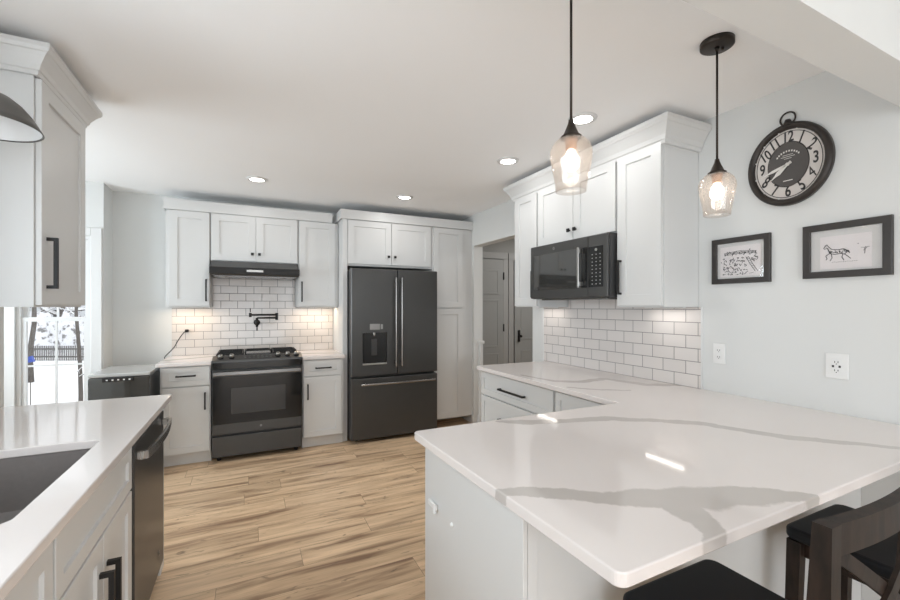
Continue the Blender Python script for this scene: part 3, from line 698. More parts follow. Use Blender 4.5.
def grate(x0, x1, ya=4.39):
    mb = MB(); z = .962
    for x in (x0, x1): mb.box(x - .006, x + .006, ya, 4.86, z - .012, z, .002)
    for y in [q for q in (4.39, 4.50, 4.625, 4.74, 4.86) if q >= ya] + ([ya] if ya > 4.4 else []): mb.box(x0 + .007, x1 - .007, y - .005, y + .005, z - .012, z, .002)
    for x in (x0, x1):
        for y in (ya, 4.86): mb.box(x - .007, x + .007, y - .007, y + .007, .9305, z - .012)
    return mb.build('grate', IRON, T)
grate(RX0 + .03, RX0 + .245); grate(RX1 - .245, RX1 - .03)
MB().box(RX0 + .272, RX1 - .272, 4.40, 4.60, .932, .960, .006).build('griddle', DSTEEL, T)
grate(RX0 + .265, RX1 - .265, 4.64)

# --- hood
T = thing('range_hood', 'slim dark under-cabinet range hood above the gas range', 'range hood', (.063, 4.68, 1.69))
HX0, HX_1 = -.325, .452
t = bmesh.new(); pr = [(4.915, 1.70), (4.915, 1.843), (4.56, 1.843), (4.43, 1.775), (4.42, 1.715), (4.43, 1.70)]
A = [t.verts.new((HX0, y, z)) for y, z in pr]; B = [t.verts.new((HX_1, y, z)) for y, z in pr]; t.faces.new(A); t.faces.new(B)
for k in range(len(pr)): t.faces.new([A[k], A[(k + 1) % len(pr)], B[(k + 1) % len(pr)], B[k]])
bmesh.ops.recalc_face_normals(t, faces=t.faces[:]); MB().add(t).build('canopy', SLATE, T)
MB().box(HX0 - .006, HX_1 + .006, 4.412, 4.4195, 1.712, 1.776, .002).build('fascia', BLACK, T)
MB().box(-.02, .125, 4.408, 4.412, 1.735, 1.755, .001).build('badge', STEEL, T)
MB().box(HX0 + .03, HX_1 - .03, 4.46, 4.88, 1.690, 1.6995, .002).build('filter', DSTEEL, T)
for x in (HX0 + .09, HX_1 - .09): MB().cyl((x, 4.50, 1.684), (x, 4.50, 1.6895), .028, n=20).build('lamp', STEEL, T)

# --- refrigerator
T = thing('refrigerator', 'slate french-door refrigerator with water dispenser', 'refrigerator', (1.40, 4.55, 0))
FX0, FX1 = .930, 1.882
MB().box(FX0 + .006, FX1 - .006, 4.285, 4.90, .03, 1.785, .003).build('body', SLATE, T)
for x in (FX0 + .08, FX1 - .08):
    for y in (4.34, 4.84): MB().cyl((x, y, 0), (x, y, .029), .02, n=12).build('foot', BLACK, T)
def fdoor(x0, x1, z0, z1, nm, cut=None):
    mb = MB()
    if not cut: mb.box(x0, x1, 4.205, 4.284, z0, z1, .009)
    else:
        a0, a1, b0, b1 = cut
        t = bmesh.new(); f0, f1 = 4.205, 4.284
        def ring(p, q, r_, s_, y): return [t.verts.new(v) for v in ((p, y, r_), (q, y, r_), (q, y, s_), (p, y, s_))]
        R = [ring(x0, x1, z0, z1, f1), ring(x0, x1, z0, z1, f0 + .006), ring(x0 + .006, x1 - .006, z0 + .006, z1 - .006, f0), ring(a0, a1, b0, b1, f0), ring(a0 + .004, a1 - .004, b0 + .004, b1 - .004, f0 + .06)]
        t.faces.new(R[0]); t.faces.new(R[-1])
        for a, b in zip(R, R[1:]):
            for k in range(4): t.faces.new([a[k], a[(k + 1) % 4], b[(k + 1) % 4], b[k]])
        bmesh.ops.recalc_face_normals(t, faces=t.faces[:]); mb.add(t)
    return mb.build(nm, SLATE, T)
dl = fdoor(FX0, 1.4175, .690, 1.795, 'door', (1.045, 1.30, .81, 1.135)); dr = fdoor(1.4225, FX1, .690, 1.795, 'door')
fz = fdoor(FX0, FX1, .040, .668, 'freezer_drawer')
for dd, x in ((dl, 1.388), (dr, 1.452)):
    MB().box(x - .011, x + .011, 4.140, 4.162, .775, 1.715, .010).box(x - .010, x + .010, 4.160, 4.2045, .80, .84, .003).box(x - .010, x + .010, 4.160, 4.2045, 1.65, 1.69, .003).build('handle', mat('polished_dark_steel', (.34, .33, .32), .18, .95), dd)
MB().box(1.015, 1.835, 4.140, 4.160, .598, .622, .008).box(1.05, 1.09, 4.160, 4.2045, .60, .62, .003).box(1.76, 1.80, 4.160, 4.2045, .60, .62, .003).build('handle', MATS['polished_dark_steel'], fz)
MB().box(1.051, 1.294, 4.2115, 4.2635, .819, 1.129, .002).build('dispenser_well', mat('dispenser_black', (.02, .02, .02), .2, .3), dl)
MB().box(1.045, 1.30, 4.196, 4.26, .803, .818, .003).build('drip_tray', STEEL, dl)
MB().box(1.135, 1.195, 4.203, 4.2110, .90, 1.07, .003).build('paddle', SLATED, dl)
MB().cyl((1.165, 4.199, 1.10), (1.165, 4.199, 1.135), .010, .012, n=16).build('spout', STEEL, dl)
MB().box(1.12, 1.225, 4.2015, 4.2048, 1.165, 1.225, .001).build('display', mat('grey_display', (.30, .30, .295), .2, emit=(.6, .6, .6), estr=.0), dl)
MB().box(1.235, 1.258, 4.2035, 4.2048, 1.17, 1.22).build('key_print', GREYM, dl)

# --- microwave
T = thing('microwave', 'slate over-the-range microwave hung between the right-hand wall cabinets', 'microwave', (2.22, 2.30, 1.46))
MY0, MY1, MX = 1.914, 2.70, 2.025
MB().box(MX + .022, XR - .003, MY0, MY1, 1.462, 1.872, .002).build('body', SLATED, T)
MB().box(MX, MX + .021, MY0, MY1, 1.465, 1.872, .006).build('front_frame', SLATE, T)
ty = 2.078
d = MB().box(MX - .0035, MX - .0003, ty, MY1 - .004, 1.468, 1.868, .0015).build('door', SLATE, T)
MB().box(MX - .0055, MX - .0037, ty + .078, MY1 - .045, 1.528, 1.800, .0008).build('window', MGLASS, d)
MB().box(MX - .0045, MX - .0037, ty + .0005, ty + .002, 1.47, 1.86).build('seam', SLOT, d)
MB().box(MX - .050, MX - .036, ty + .040, ty + .056, 1.528, 1.800, .005).box(MX - .037, MX - .006, ty + .041, ty + .055, 1.54, 1.57, .003).box(MX - .037, MX - .006, ty + .041, ty + .055, 1.76, 1.79, .003).build('handle', STEEL, d)
MB().box(MX - .0050, MX - .0037, ty + .004, ty + .060, 1.53, 1.80, .001).build('grip_recess', BGLASS, d)
pn = MB().box(MX - .004, MX - .0003, MY0 + .035, ty - .006, 1.53, 1.795, .001).build('keypad', BGLASS, T)
mb = MB()
for i in range(3):
    for j in range(9):
        y = ty - .040 - i * .034; z = 1.55 + j * .024
        if y > MY0 + .03: mb.box(MX - .0048, MX - .0041, y - .0045, y + .0045, z - .003, z + .003)
mb.build('key_print', GREYM, pn)
MB().cyl((MX - .004, ty - .075, 1.772), (MX - .009, ty - .075, 1.772), .009, n=18).build('dial', STEEL, pn)
logo(T, MAPR, 2.42, 1.832, -(MX - .0035), .011)
MB().box(MX + .06, XR - .06, MY0 + .06, MY1 - .06, 1.452, 1.4615, .002).build('grease_filter', DSTEEL, T)

# --- dishwasher
T = thing('dishwasher', 'slate dishwasher with a bowed bar handle under the left counter', 'dishwasher', (-.75, 2.29, 0))
DY0, DY1 = 1.980, 2.600
MB().box(-1.10, -.432, DY0, DY1, .10, .880, .002).build('tub', SLATED, T)
MB().box(-1.05, -.50, DY0 + .01, DY1 - .01, 0, .099).build('toe_kick', BLACK, T)
d = MB().box(-.431, -.400, DY0 + .001, DY1 - .001, .085, .866, .008).build('door', SLATED, T)
pts = [(-.400 + .012, DY0 + .035, .812)] + [(-.366 + .016 * math.sin(PI * k / 12), DY0 + .04 + (DY1 - DY0 - .08) * k / 12, .812) for k in range(13)] + [(-.388, DY1 - .035, .812)]
secs = []
for i, p in enumerate(pts):
    a = Vector(pts[max(0, i - 1)]); b = Vector(pts[min(len(pts) - 1, i + 1)]); dd_ = (b - a).normalized(); nn = Vector((dd_.y, -dd_.x, 0)) * .006; p = Vector(p); h = Vector((0, 0, .016))
    secs.append([p - nn - h, p + nn - h, p + nn + h, p - nn + h])
MB().loft(secs).build('handle', DSTEEL, d)
MB().box(-.401, -.372, DY0 + .03, DY0 + .052, .796, .828, .004).build('handle_mount', STEEL, d)
MB().box(-.401, -.372, DY1 - .052, DY1 - .03, .796, .828, .004).build('handle_mount', STEEL, d)
logo(d, MAPL, 2.46, .19, -.400, .013)

# --- corner appliance (low box with control strip)
T = thing('undercounter_appliance', 'dark steel box appliance with black control strip, left of the back counter', 'appliance', (-.92, 4.35, 0))
MB().box(-1.115, -.728, 4.115, 4.62, .02, .845, .004).build('body', SLATED, T)
MB().box(-1.120, -.724, 4.088, 4.114, .02, .846, .012).build('front_panel', MGLASS, T)
MB().box(-1.120, -.724, 4.095, 4.625, .8465, .874, .008).build('lid', mat('grey_translucent_lid', (.46, .46, .45), .12), T)
mb = MB(); mb.box(-1.03, -.83, 4.082, 4.0875, .812, .842, .012); cpn = mb.build('control_strip', BLACK, T)
mb = MB()
for k in range(5): mb.box(-1.005 + k * .036, -.993 + k * .036, 4.0808, 4.0818, .822, .832)
mb.build('key_print', PLASTIC, cpn)
for x in (-1.08, -.76):
    for y in (4.15, 4.58): MB().cyl((x, y, 0), (x, y, .0195), .015, n=10).build('foot', BLACK, T)

# ================================================================== SMALL FIXTURES
# pot filler
T = thing('pot_filler', 'folded matte black pot filler tap on the tiles above the range', 'faucet', (.076, 4.88, 1.27))
MB().lathe([(0, .012), (.030, .012), (.032, .008), (.032, 0)], (.076, YB - .0095, 1.235), axis='-Y').build('wall_flange', BLACK, T)
MB().cyl((.076, YB - .02, 1.235), (.076, 4.845, 1.235), .014).cyl((.076, 4.845, 1.19), (.076, 4.845, 1.285), .013).build('valve_body', BLACK, T)
MB().cyl((.076, 4.845, 1.150), (.076, 4.845, 1.19), .006).build('valve_lever', BLACK, T)
MB().tube([(.076, 4.845, 1.277), (.082, 4.845, 1.284), (.265, 4.82, 1.284)], .009).build('lower_arm', BLACK, T)
MB().cyl((.268, 4.82, 1.262), (.268, 4.82, 1.336), .014).build('elbow_joint', BLACK, T)
MB().cyl((.268, 4.82, 1.318), (.02, 4.80, 1.318), .009).build('upper_arm', BLACK, T)
MB().cyl((.012, 4.80, 1.295), (.012, 4.80, 1.338), .013).cyl((.012, 4.80, 1.345), (.012, 4.80, 1.385), .004).build('spout', BLACK, T)

# black cord and plug
T = thing('power_cord', 'thin black power cord hanging from an outlet on the back tiles', 'cord', (-.62, 4.87, .915))
pts = [(-.562, 4.880, 1.160), (-.572, 4.870, 1.157), (-.600, 4.85, 1.120), (-.630, 4.83, 1.065), (-.655, 4.81, 1.01), (-.690, 4.79, .965), (-.7225, 4.76, .925), (-.7225, 4.74, .90), (-.7225, 4.70, .80)]
def smooth(pts, n=5):
    out = []; P = [Vector(p) for p in pts]
    for i in range(len(P) - 1):
        p0, p1, p2, p3 = P[max(0, i - 1)], P[i], P[i + 1], P[min(len(P) - 1, i + 2)]
        for k in range(n):
            t_ = k / n; out.append(0.5 * ((2 * p1) + (p2 - p0) * t_ + (2 * p0 - 5 * p1 + 4 * p2 - p3) * t_ ** 2 + (3 * p1 - p0 - 3 * p2 + p3) * t_ ** 3))
    return out + [P[-1]]
MB().tube(smooth(pts), .0042, 8).build('cord', BLACK, T)
MB().box(-.577, -.545, 4.875, 4.909, 1.147, 1.175, .005).build('plug', BLACK, T)

def outlet(label, y, z, two, usb=False):
    T = thing('wall_outlet', label, 'outlet', (XR - .004, y, z), 'white wall outlets')
    hw = .042 if two else .034; hh = .058
    MB().box(XR - .007, XR - .0005, y - hw, y + hw, z - hh, z + hh, .003).build('cover_plate', PLASTIC, T)
    yc = y + (.0 if two else 0)
    MB().box(XR - .010, XR - .0072, yc - .017, yc + .017, z - .034, z + .034, .002).build('receptacle', PLASTIC, T)
    mb = MB()
    for s in (-1, 1):
        for q in (-.006, .006): mb.box(XR - .0108, XR - .0101, yc + q - .0013, yc + q + .0013, z + s * .019 - .004, z + s * .019 + .004)
        mb.cyl((XR - .0101, yc, z + s * .019 - .009), (XR - .0108, yc, z + s * .019 - .009), .0022, n=8)
    mb.build('slots', SLOT, T)
    if usb: MB().box(XR - .0115, XR - .0101, yc + .008, yc + .016, z - .006, z + .004, .001).box(XR - .0115, XR - .0101, yc - .016, yc - .008, z - .006, z + .004, .001).build('buttons', SLOT, T)
outlet('white wall outlet close to the edge of the tiled backsplash', 1.462, 1.135, False)
outlet('larger white outlet with dark buttons, below the horse sketch', .935, 1.13, True, True)

# recessed lights
def downlight(x, y, label):
    T = thing('recessed_light', label, 'ceiling light', (x, y, ZC), 'recessed ceiling lights')
    MB().lathe([(.056, -.010), (.060, -.012), (.078, -.008), (.082, -.001), (.056, -.001)], (x, y, ZC), n=40).build('trim_ring', TRIM, T)
    MB().lathe([(0, -.007), (.0555, -.007), (.0555, -.002), (0, -.002)], (x, y, ZC), n=40).build('lens', LIGHTM, T)
    return T
LP = [(0.062, 3.93, 'recessed ceiling light above the range'), (1.40, 3.93, 'recessed ceiling light above the fridge'), (1.75, 2.615, 'recessed ceiling light in front of the far right-hand wall cabinet'),
      (1.75, 1.84, 'large recessed ceiling light just beside the left pendant'), (0.3, -0.8, None), (0.9, -2.2, None)]  # last two are added for light, unseen behind the camera
t0_ = None
for x, y, lb in LP:
    if lb:
        if t0_ is None: t0_ = downlight(x, y, lb)
        else: dup(t0_, (x, y, ZC), lb)
    else: dup(t0_, (x, y, ZC), 'added unseen recessed ceiling light behind the camera position')
    area('downlight_beam', (x, y, ZC - .014), (0, 0, 0), .10, .10, (1.9 if lb else 1.0), (1, .99, .975), 'DISK')

# under-cabinet strips
def strip(label, x0, x1, y0, y1, z, power, col):
    T = thing('undercabinet_light', label, 'light strip', ((x0 + x1) / 2, (y0 + y1) / 2, z), 'under-cabinet light strips')
    MB().box(x0, x1, y0, y1, z - .008, z - .0005, .002).build('housing', TRIM, T)
    area('strip_glow', (0, 0, -.0095), (0, 0, 0), abs(x1 - x0) - .01, abs(y1 - y0) - .006, power, col, parent=T)
WARM = (1, .80, .58)
strip('thin light strip under the wall cabinet left of the hood', -.685, -.345, 4.74, 4.77, 1.40, 1.0, WARM)
strip('thin light strip under the wall cabinet between hood and fridge', .47, .868, 4.74, 4.77, 1.40, 1.0, WARM)
strip('thin light strip under the cabinet right of the microwave', 2.315, 2.34, 1.61, 1.88, 1.40, .2, (1, .93, .85))
strip('thin light strip under the cabinet left of the microwave', 2.315, 2.34, 2.74, 3.0, 1.40, .2, (1, .93, .85))

# pendants over the peninsula
def pendant(x, y, label):
    T = thing('pendant_light', label, 'pendant light', (x, y, ZC), 'glass pendants over the peninsula')
    c = Vector((x, y, 0))
    MB().lathe([(0, -.001), (.062, -.001), (.062, -.022), (.056, -.026), (0, -.026)], (x, y, ZC), n=40).build('canopy', BRONZE, T)
    MB().cyl((x + .022, y - .01, ZC - .027), (x + .022, y - .01, ZC - .034), .005, n=10).cyl((x, y, ZC - .027), (x, y, ZC - .040), .009, .006, n=16).build('canopy_screw', BRONZE, T)
    MB().cyl((x, y, 2.012), (x, y, ZC - .041), .0042, n=12).build('rod', BRONZE, T)
    MB().lathe([(0, 2.012), (.008, 2.012), (.010, 2.000), (.016, 1.985), (.026, 1.962), (.034, 1.957), (.034, 1.953), (0, 1.953)], (x, y, 0), n=32).build('cap', BRONZE, T)
    MB().lathe([(0, 1.952), (.021, 1.952), (.021, 1.940), (.018, 1.938), (.018, 1.915), (0, 1.915)], (x, y, 0), n=28).build('socket', COPPER, T)
    out = [(.030, 1.952), (.046, 1.945), (.060, 1.930), (.0675, 1.910), (.068, 1.895), (.064, 1.868), (.057, 1.832), (.0515, 1.800), (.049, 1.778)]
    prof = out + [(r - .003, z) for r, z in reversed(out)]
    MB().lathe(prof + [out[0]], (x, y, 0), n=44).build('shade', SGLASS, T)
    MB().lathe([(0, 1.914), (.012, 1.912), (.015, 1.902), (.023, 1.890), (.0265, 1.874), (.023, 1.856), (.012, 1.846), (0, 1.843)], (x, y, 0), n=28).build('bulb', BULBM, T)
    return T
p = pendant(.949, 1.05, 'glass pendant hanging over the open peninsula, the left one of the pair')
dup(p, (1.745, 1.065, ZC), 'glass pendant with its dark ceiling canopy in view, nearer the clock')

# dome lamp over the sink
T = thing('dome_lamp', 'dark bronze dome lamp with white inside, cut by the left edge', 'hanging lamp', (-.752, 1.79, ZC))
lx, ly, lz = -.752, 1.79, 1.965
def P2(k): return k
out = [(.020, .112), (.045, .107), (.075, .094), (.100, .073), (.120, .047), (.135, .021), (.146, .000)]
MB().lathe([(0, .114)] + out + [(.143, .0), (.1405, .003)] , (lx, ly, lz), n=48).build('shade', mat('bronze_lamp_paint', (.10, .095, .088), .35, .3), T)
MB().lathe([(r - .004, z - .003) for r, z in out[:-1]] + [(.1425, .001)], (lx, ly, lz), n=48).build('inner_lining', WHITEIN, T)
MB().cyl((lx, ly, lz + .114), (lx, ly, lz + .15), .018).cyl((lx, ly, lz + .15), (lx, ly, ZC - .02), .005).build('rod', BRONZE, T)
MB().lathe([(0, -.001), (.06, -.001), (.06, -.02), (0, -.02)], (lx, ly, ZC)).build('canopy', BRONZE, T)
MB().lathe([(0, .10), (.014, .10), (.014, .085), (.026, .062), (.028, .048), (.02, .030), (0, .024)], (lx, ly, lz), n=24).build('bulb', mat('frosted_bulb', (.85, .85, .83), .4), T)

# newel post in the doorway
T = thing('newel_post', 'slim white post with a square cap standing in the hall doorway', 'post', (2.47, 4.265, 0))
MB().box(2.45, 2.49, 4.245, 4.285, .12, .965, .002).build('shaft', TRIM, T)
MB().box(2.438, 2.502, 4.233, 4.297, .0, .12, .003).build('base_block', TRIM, T)
MB().box(2.436, 2.504, 4.231, 4.299, .966, 1.0, .005).build('cap', TRIM, T)

# ================================================================== WALL DECOR (right wall)
def MW(x0):    # maps (u to the viewer's right, v up, depth out of the wall) onto the right wall
    return lambda u, v, d: (x0 - d, -u, v)
# clock: face centre
CY_, CZ_ = 1.121, 2.107; RA, RB = .180, .203
T = thing('wall_clock', 'large oval pocket-watch style wall clock with dark rim', 'clock', (XR, CY_, CZ_ - RB))
def ell(prof, nm, m, parent=T, n=72):
    """prof = (inset from outer rim, depth)"""
    t = bmesh.new(); R = []
    for ins, d in prof:
        R.append([t.verts.new((XR - d, CY_ - (RA - ins) * math.cos(2 * PI * k / n), CZ_ + (RB - ins) * math.sin(2 * PI * k / n))) for k in range(n)])
    for a, b in zip(R, R[1:]):
        for k in range(n): f = t.faces.new([a[k], a[(k + 1) % n], b[(k + 1) % n], b[k]]); f.smooth = True
    t.faces.new(R[0]); t.faces.new(R[-1]); bmesh.ops.recalc_face_normals(t, faces=t.faces[:])
    return MB().add(t).build(nm, m, parent)
ell([(0, .001), (0, .022), (.006, .032), (.016, .036), (.026, .030), (.032, .020), (.032, .012)], 'rim', CLKR)
fc = ell([(.032, .013), (.032, .015)], 'dial', CLKF)
# thin inner ring line + dark oval centre
mb = MB(); n = 72
mb.tube([(XR - .016, CY_ - (RA - .041) * math.cos(2 * PI * k / n), CZ_ + (RB - .041) * math.sin(2 * PI * k / n)) for k in range(n)], .0016, 6, True); mb.build('minute_ring', INK, fc)
cc = ell([(.095, .0155), (.095, .0172)], 'centre_disc', CLKD, fc)
mb = MB(); mb.tube([(XR - .0175, CY_ - (RA - .093) * math.cos(2 * PI * k / n), CZ_ + (RB - .093) * math.sin(2 * PI * k / n)) for k in range(n)], .0016, 6, True); mb.build('centre_ring', CLKR, fc)
fnt = MW(XR)
for k in range(12):     # rivets on the inner edge
    a = 2 * PI * k / 12 + PI / 12; y = CY_ - (RA - .033) * math.cos(a); z = CZ_ + (RB - .033) * math.sin(a)
    MB().lathe([(0, .004), (.003, .003), (.0045, 0)], (XR - .018, y, z), axis='-X', n=10).build('rivet', HAND, T)
def text_mesh(txt, size, u, v, d, rot, m, parent, nm, sx=1.0, off=0.0):
    c = bpy.data.curves.new(nm, 'FONT'); c.body = txt; c.size = size; c.align_x = 'CENTER'; c.align_y = 'CENTER'; c.extrude = .0006; c.offset = off
    o = bpy.data.objects.new(nm, c); COL.objects.link(o)
    dg = bpy.context.evaluated_depsgraph_get(); me = bpy.data.meshes.new_from_object(o.evaluated_get(dg)); COL.objects.unlink(o); bpy.data.objects.remove(o)
    R = Matrix.Rotation(rot, 3, 'Z')
    root = parent
    while root not in BASE: root = root.parent
    for w_ in me.vertices:
        p = R @ Vector((w_.co.x * sx, w_.co.y, 0)); w_.co = Vector((XR - d - w_.co.z, -(p.x + u), p.y + v)) - BASE[root]
    me.materials.clear(); me.materials.append(m)
    # keep outward normals: the map mirrors handedness
    b = bmesh.new(); b.from_mesh(me); bmesh.ops.recalc_face_normals(b, faces=b.faces[:]); b.to_mesh(me); b.free()
    o = bpy.data.objects.new(nm, me); return link(o, parent)
for h in range(1, 13):
    a = PI / 2 - h * PI / 6
    u = (RA - .067) * math.cos(a); v = (RB - .069) * math.sin(a)
    tilt = {12: 0, 1: -.35, 2: -.6, 3: 0, 4: .5, 5: .45, 6: 0, 7: -.35, 8: -.55, 9: 0, 10: .45, 11: .4}[h]
    text_mesh(str(h), (.074 if h in (12, 10, 11) else .078), -CY_ + u, CZ_ + v, .0158, tilt, INK, fc, 'numeral', .66, 0.0 if h == 4 else .0014)
# fine decorative strokes on the centre disc (illegible lettering)
mb = MB()
for r0, cnt, z0 in ((.062, 10, .0), ):
    for k in range(cnt):
        a = PI * (.78 - .56 * k / (cnt - 1)); u = -CY_ + r0 * .95 * math.cos(a); v = CZ_ + r0 * math.sin(a) + .004
        mb.box(XR - .0182, XR - .0174, -u - .003, -u + .003, v - .004, v + .004)
for k, wd in ((0, .022), (1, .030), (2, .016)): mb.box(XR - .0182, XR - .0174, CY_ - wd, CY_ + wd, CZ_ + .046 - k * .009, CZ_ + .048 - k * .009)
mb.box(XR - .0182, XR - .0174, CY_ - .02, CY_ + .02, CZ_ - .082, CZ_ - .078)
mb.build('dial_print', HAND, cc)
def hand(ang, ln, wd, nm):
    c, s = math.cos(ang), math.sin(ang)
    pr = [(-.018, .004), (0, .005), (ln * .55, wd), (ln * .72, wd * .5), (ln, .0006)]
    t = bmesh.new(); fn = lambda a, b, d: (XR - .020 - d, CY_ - (a * c - b * s), CZ_ + .0 + a * s + b * c)
    A = [t.verts.new(fn(a, b, 0)) for a, b in pr] + [t.verts.new(fn(a, -b, 0)) for a, b in reversed(pr)]
    B = [t.verts.new(fn(a, b, .0015)) for a, b in pr] + [t.verts.new(fn(a, -b, .0015)) for a, b in reversed(pr)]
    t.faces.new(A); t.faces.new(B); m_ = len(A)
    for k in range(m_): t.faces.new([A[k], A[(k + 1) % m_], B[(k + 1) % m_], B[k]])
    bmesh.ops.recalc_face_normals(t, faces=t.faces[:]); MB().add(t).build(nm, HAND, T)
hand(math.radians(198), .122, .007, 'minute_hand'); hand(math.radians(222), .096, .011, 'hour_hand')
MB().cyl((XR - .018, CY_, CZ_), (XR - .024, CY_, CZ_), .008, n=20).build('hub', HAND, T)
MB().cyl((XR - .018, CY_, CZ_ + RB - .012), (XR - .018, CY_, CZ_ + RB + .006), .022, .016, n=24).cyl((XR - .018, CY_, CZ_ + RB + .006), (XR - .018, CY_, CZ_ + RB + .018), .015, .011, n=20).build('crown_stem', CLKR, T)
MB().tube([(XR - .018, CY_ + .032 * math.cos(2 * PI * k / 32), CZ_ + RB + .022 + .032 * math.sin(2 * PI * k / 32)) for k in range(32)], .0042, 10, True).build('bow_ring', CLKR, T)

# framed sketches
def picture(label, y0, y1, z0, z1, fw):
    T = thing('picture_frame', label, 'framed picture', (XR, (y0 + y1) / 2, z0), 'framed ink sketches')
    t = bmesh.new(); x1, x0 = XR - .001, XR - .020
    def ring(a, x): return [t.verts.new(v) for v in ((x, y0 + a, z0 + a), (x, y1 - a, z0 + a), (x, y1 - a, z1 - a), (x, y0 + a, z1 - a))]
    R = [ring(0, x1), ring(0, x0 + .002), ring(.002, x0), ring(fw - .002, x0), ring(fw, x0 + .002), ring(fw, x1)]
    for a, b in zip(R, R[1:] + R[:1]):
        for k in range(4): t.faces.new([a[k], a[(k + 1) % 4], b[(k + 1) % 4], b[k]])
    bmesh.ops.recalc_face_normals(t, faces=t.faces[:]); MB().add(t).build('frame', FRAME, T)
    f2 = fw + .0003
    MB().box(XR - .008, XR - .001, y0 + f2, y1 - f2, z0 + f2, z1 - f2).build('mat_board', MATB, T)
    MB().box(XR - .014, XR - .012, y0 + f2, y1 - f2, z0 + f2, z1 - f2).build('glass', FGLASS, T)
    return T
T1 = picture('smaller dark-framed dense ink sketch of riders, just right of the wall cabinets', 1.200, 1.497, 1.530, 1.783, .028)
T2 = picture('larger dark-framed sketch of a trotting horse, under the clock on its right side', .750, 1.060, 1.535, 1.785, .030)
pa = MB().box(XR - .0095, XR - .0082, 1.245, 1.452, 1.568, 1.735).build('paper', PAPER, T1)
rnd = random.Random(3); mb = MB(); f1_ = lambda u, v, d: (XR - .0097 - d, -u, v)
def scrib(cx, cz, sx, sz, n, wd, jit=1.0):
    pts = []; x, z = rnd.uniform(-1, 1), rnd.uniform(-1, 1)
    for _ in range(n):
        x = max(-1, min(1, x + rnd.uniform(-.9, .9) * jit)); z = max(-1, min(1, z + rnd.uniform(-.9, .9) * jit)); pts.append((-cx + x * sx, cz + z * sz))
    mb.ribbon(pts, wd * 1.35, f1_)
# rail fence across, crowd of riders, ladder shape at right
for k in range(3): mb.ribbon([(-1.43 + .0 * k, 1.700 - k * .006), (-1.34, 1.708 - k * .007), (-1.27, 1.698 - k * .005)], .0022, f1_)
for k in range(26): scrib(1.425 - k * .0065, 1.695 + rnd.uniform(-.006, .010), .007, .008, 6, .0018)
for i in range(13):
    for j in range(5):
        y = 1.438 - i * .011; z = 1.662 - j * .018
        if y < 1.315 + j * -.0: continue
        scrib(y + rnd.uniform(-.003, .003), z + rnd.uniform(-.004, .004), .008, .010, 7, .0017)
for k in range(2): mb.ribbon([(-1.318 + k * .013, 1.672), (-1.298 + k * .013, 1.632), (-1.272 + k * .013, 1.590)], .0022, f1_)
for k in range(8): mb.ribbon([(-1.316 + k * .0055, 1.668 - k * .0095), (-1.303 + k * .0055, 1.668 - k * .0095)], .0015, f1_)
for k in range(4): scrib(1.272 + rnd.uniform(-.008, .008), 1.66 + rnd.uniform(-.012, .012), .012, .012, 7, .0018)
for k in range(5): mb.ribbon([(-1.44 + k * .035, 1.578 + rnd.uniform(-.003, .003)), (-1.42 + k * .035, 1.582 + rnd.uniform(-.003, .003))], .0015, f1_)
mb.build('ink_drawing', INK, pa)
pb = MB().box(XR - .0095, XR - .0082, .815, .995, 1.575, 1.725).build('paper', PAPER, T2)
mb = MB(); hx, hz = -.935, 1.650; S = .075
def hl(pts, wd=.0020): mb.ribbon([(hx + a * S * .86, hz + b * S * .86) for a, b in pts], wd * 1.4, f1_)
hl([(-.62, .52), (-.55, .60), (-.42, .40), (-.25, .22), (.1, .16), (.4, .20), (.55, .10), (.56, -.05), (.45, -.18)])   # crest, back, rump
hl([(-.62, .52), (-.72, .34), (-.66, .28), (-.52, .34), (-.42, .12), (-.38, -.05)])      # head, throat, chest
hl([(-.38, -.05), (-.1, -.15), (.25, -.12), (.45, -.18)])         # belly
hl([(-.38, -.05), (-.60, -.22), (-.52, -.42), (-.58, -.50)]); hl([(-.28, -.10), (-.24, -.38), (-.36, -.60)])
hl([(.42, -.15), (.62, -.34), (.78, -.52)]); hl([(.36, -.15), (.30, -.38), (.42, -.60)]); hl([(.55, .10), (.68, .02), (.72, -.14)])
for k in range(16): scrib(-(hx + S * (-.32 + .055 * k)), hz + S * (.02 + .06 * math.sin(k * 1.7)), .006, .007, 7, .0014)
for k in range(5): scrib(-(hx + S * (-.5 + .03 * k)), hz + S * (.40 - .08 * k), .004, .005, 4, .0013)
hl([(2.0 - .55, -.05), (1.55, .2), (1.62, .12), (1.52, .05), (1.5, -.25)], .0012); hl([(1.3, .18), (1.48, .15), (1.75, .2)], .0010)
hl([(1.15, .48), (1.18, .44)], .002)
for k in range(12): hl([(-.25 + .12 * k, -.72 + .02 * math.sin(k * 2)), (-.19 + .12 * k, -.68 - .02 * math.cos(k * 3))], .0010)
mb.build('ink_drawing', INK, pb)

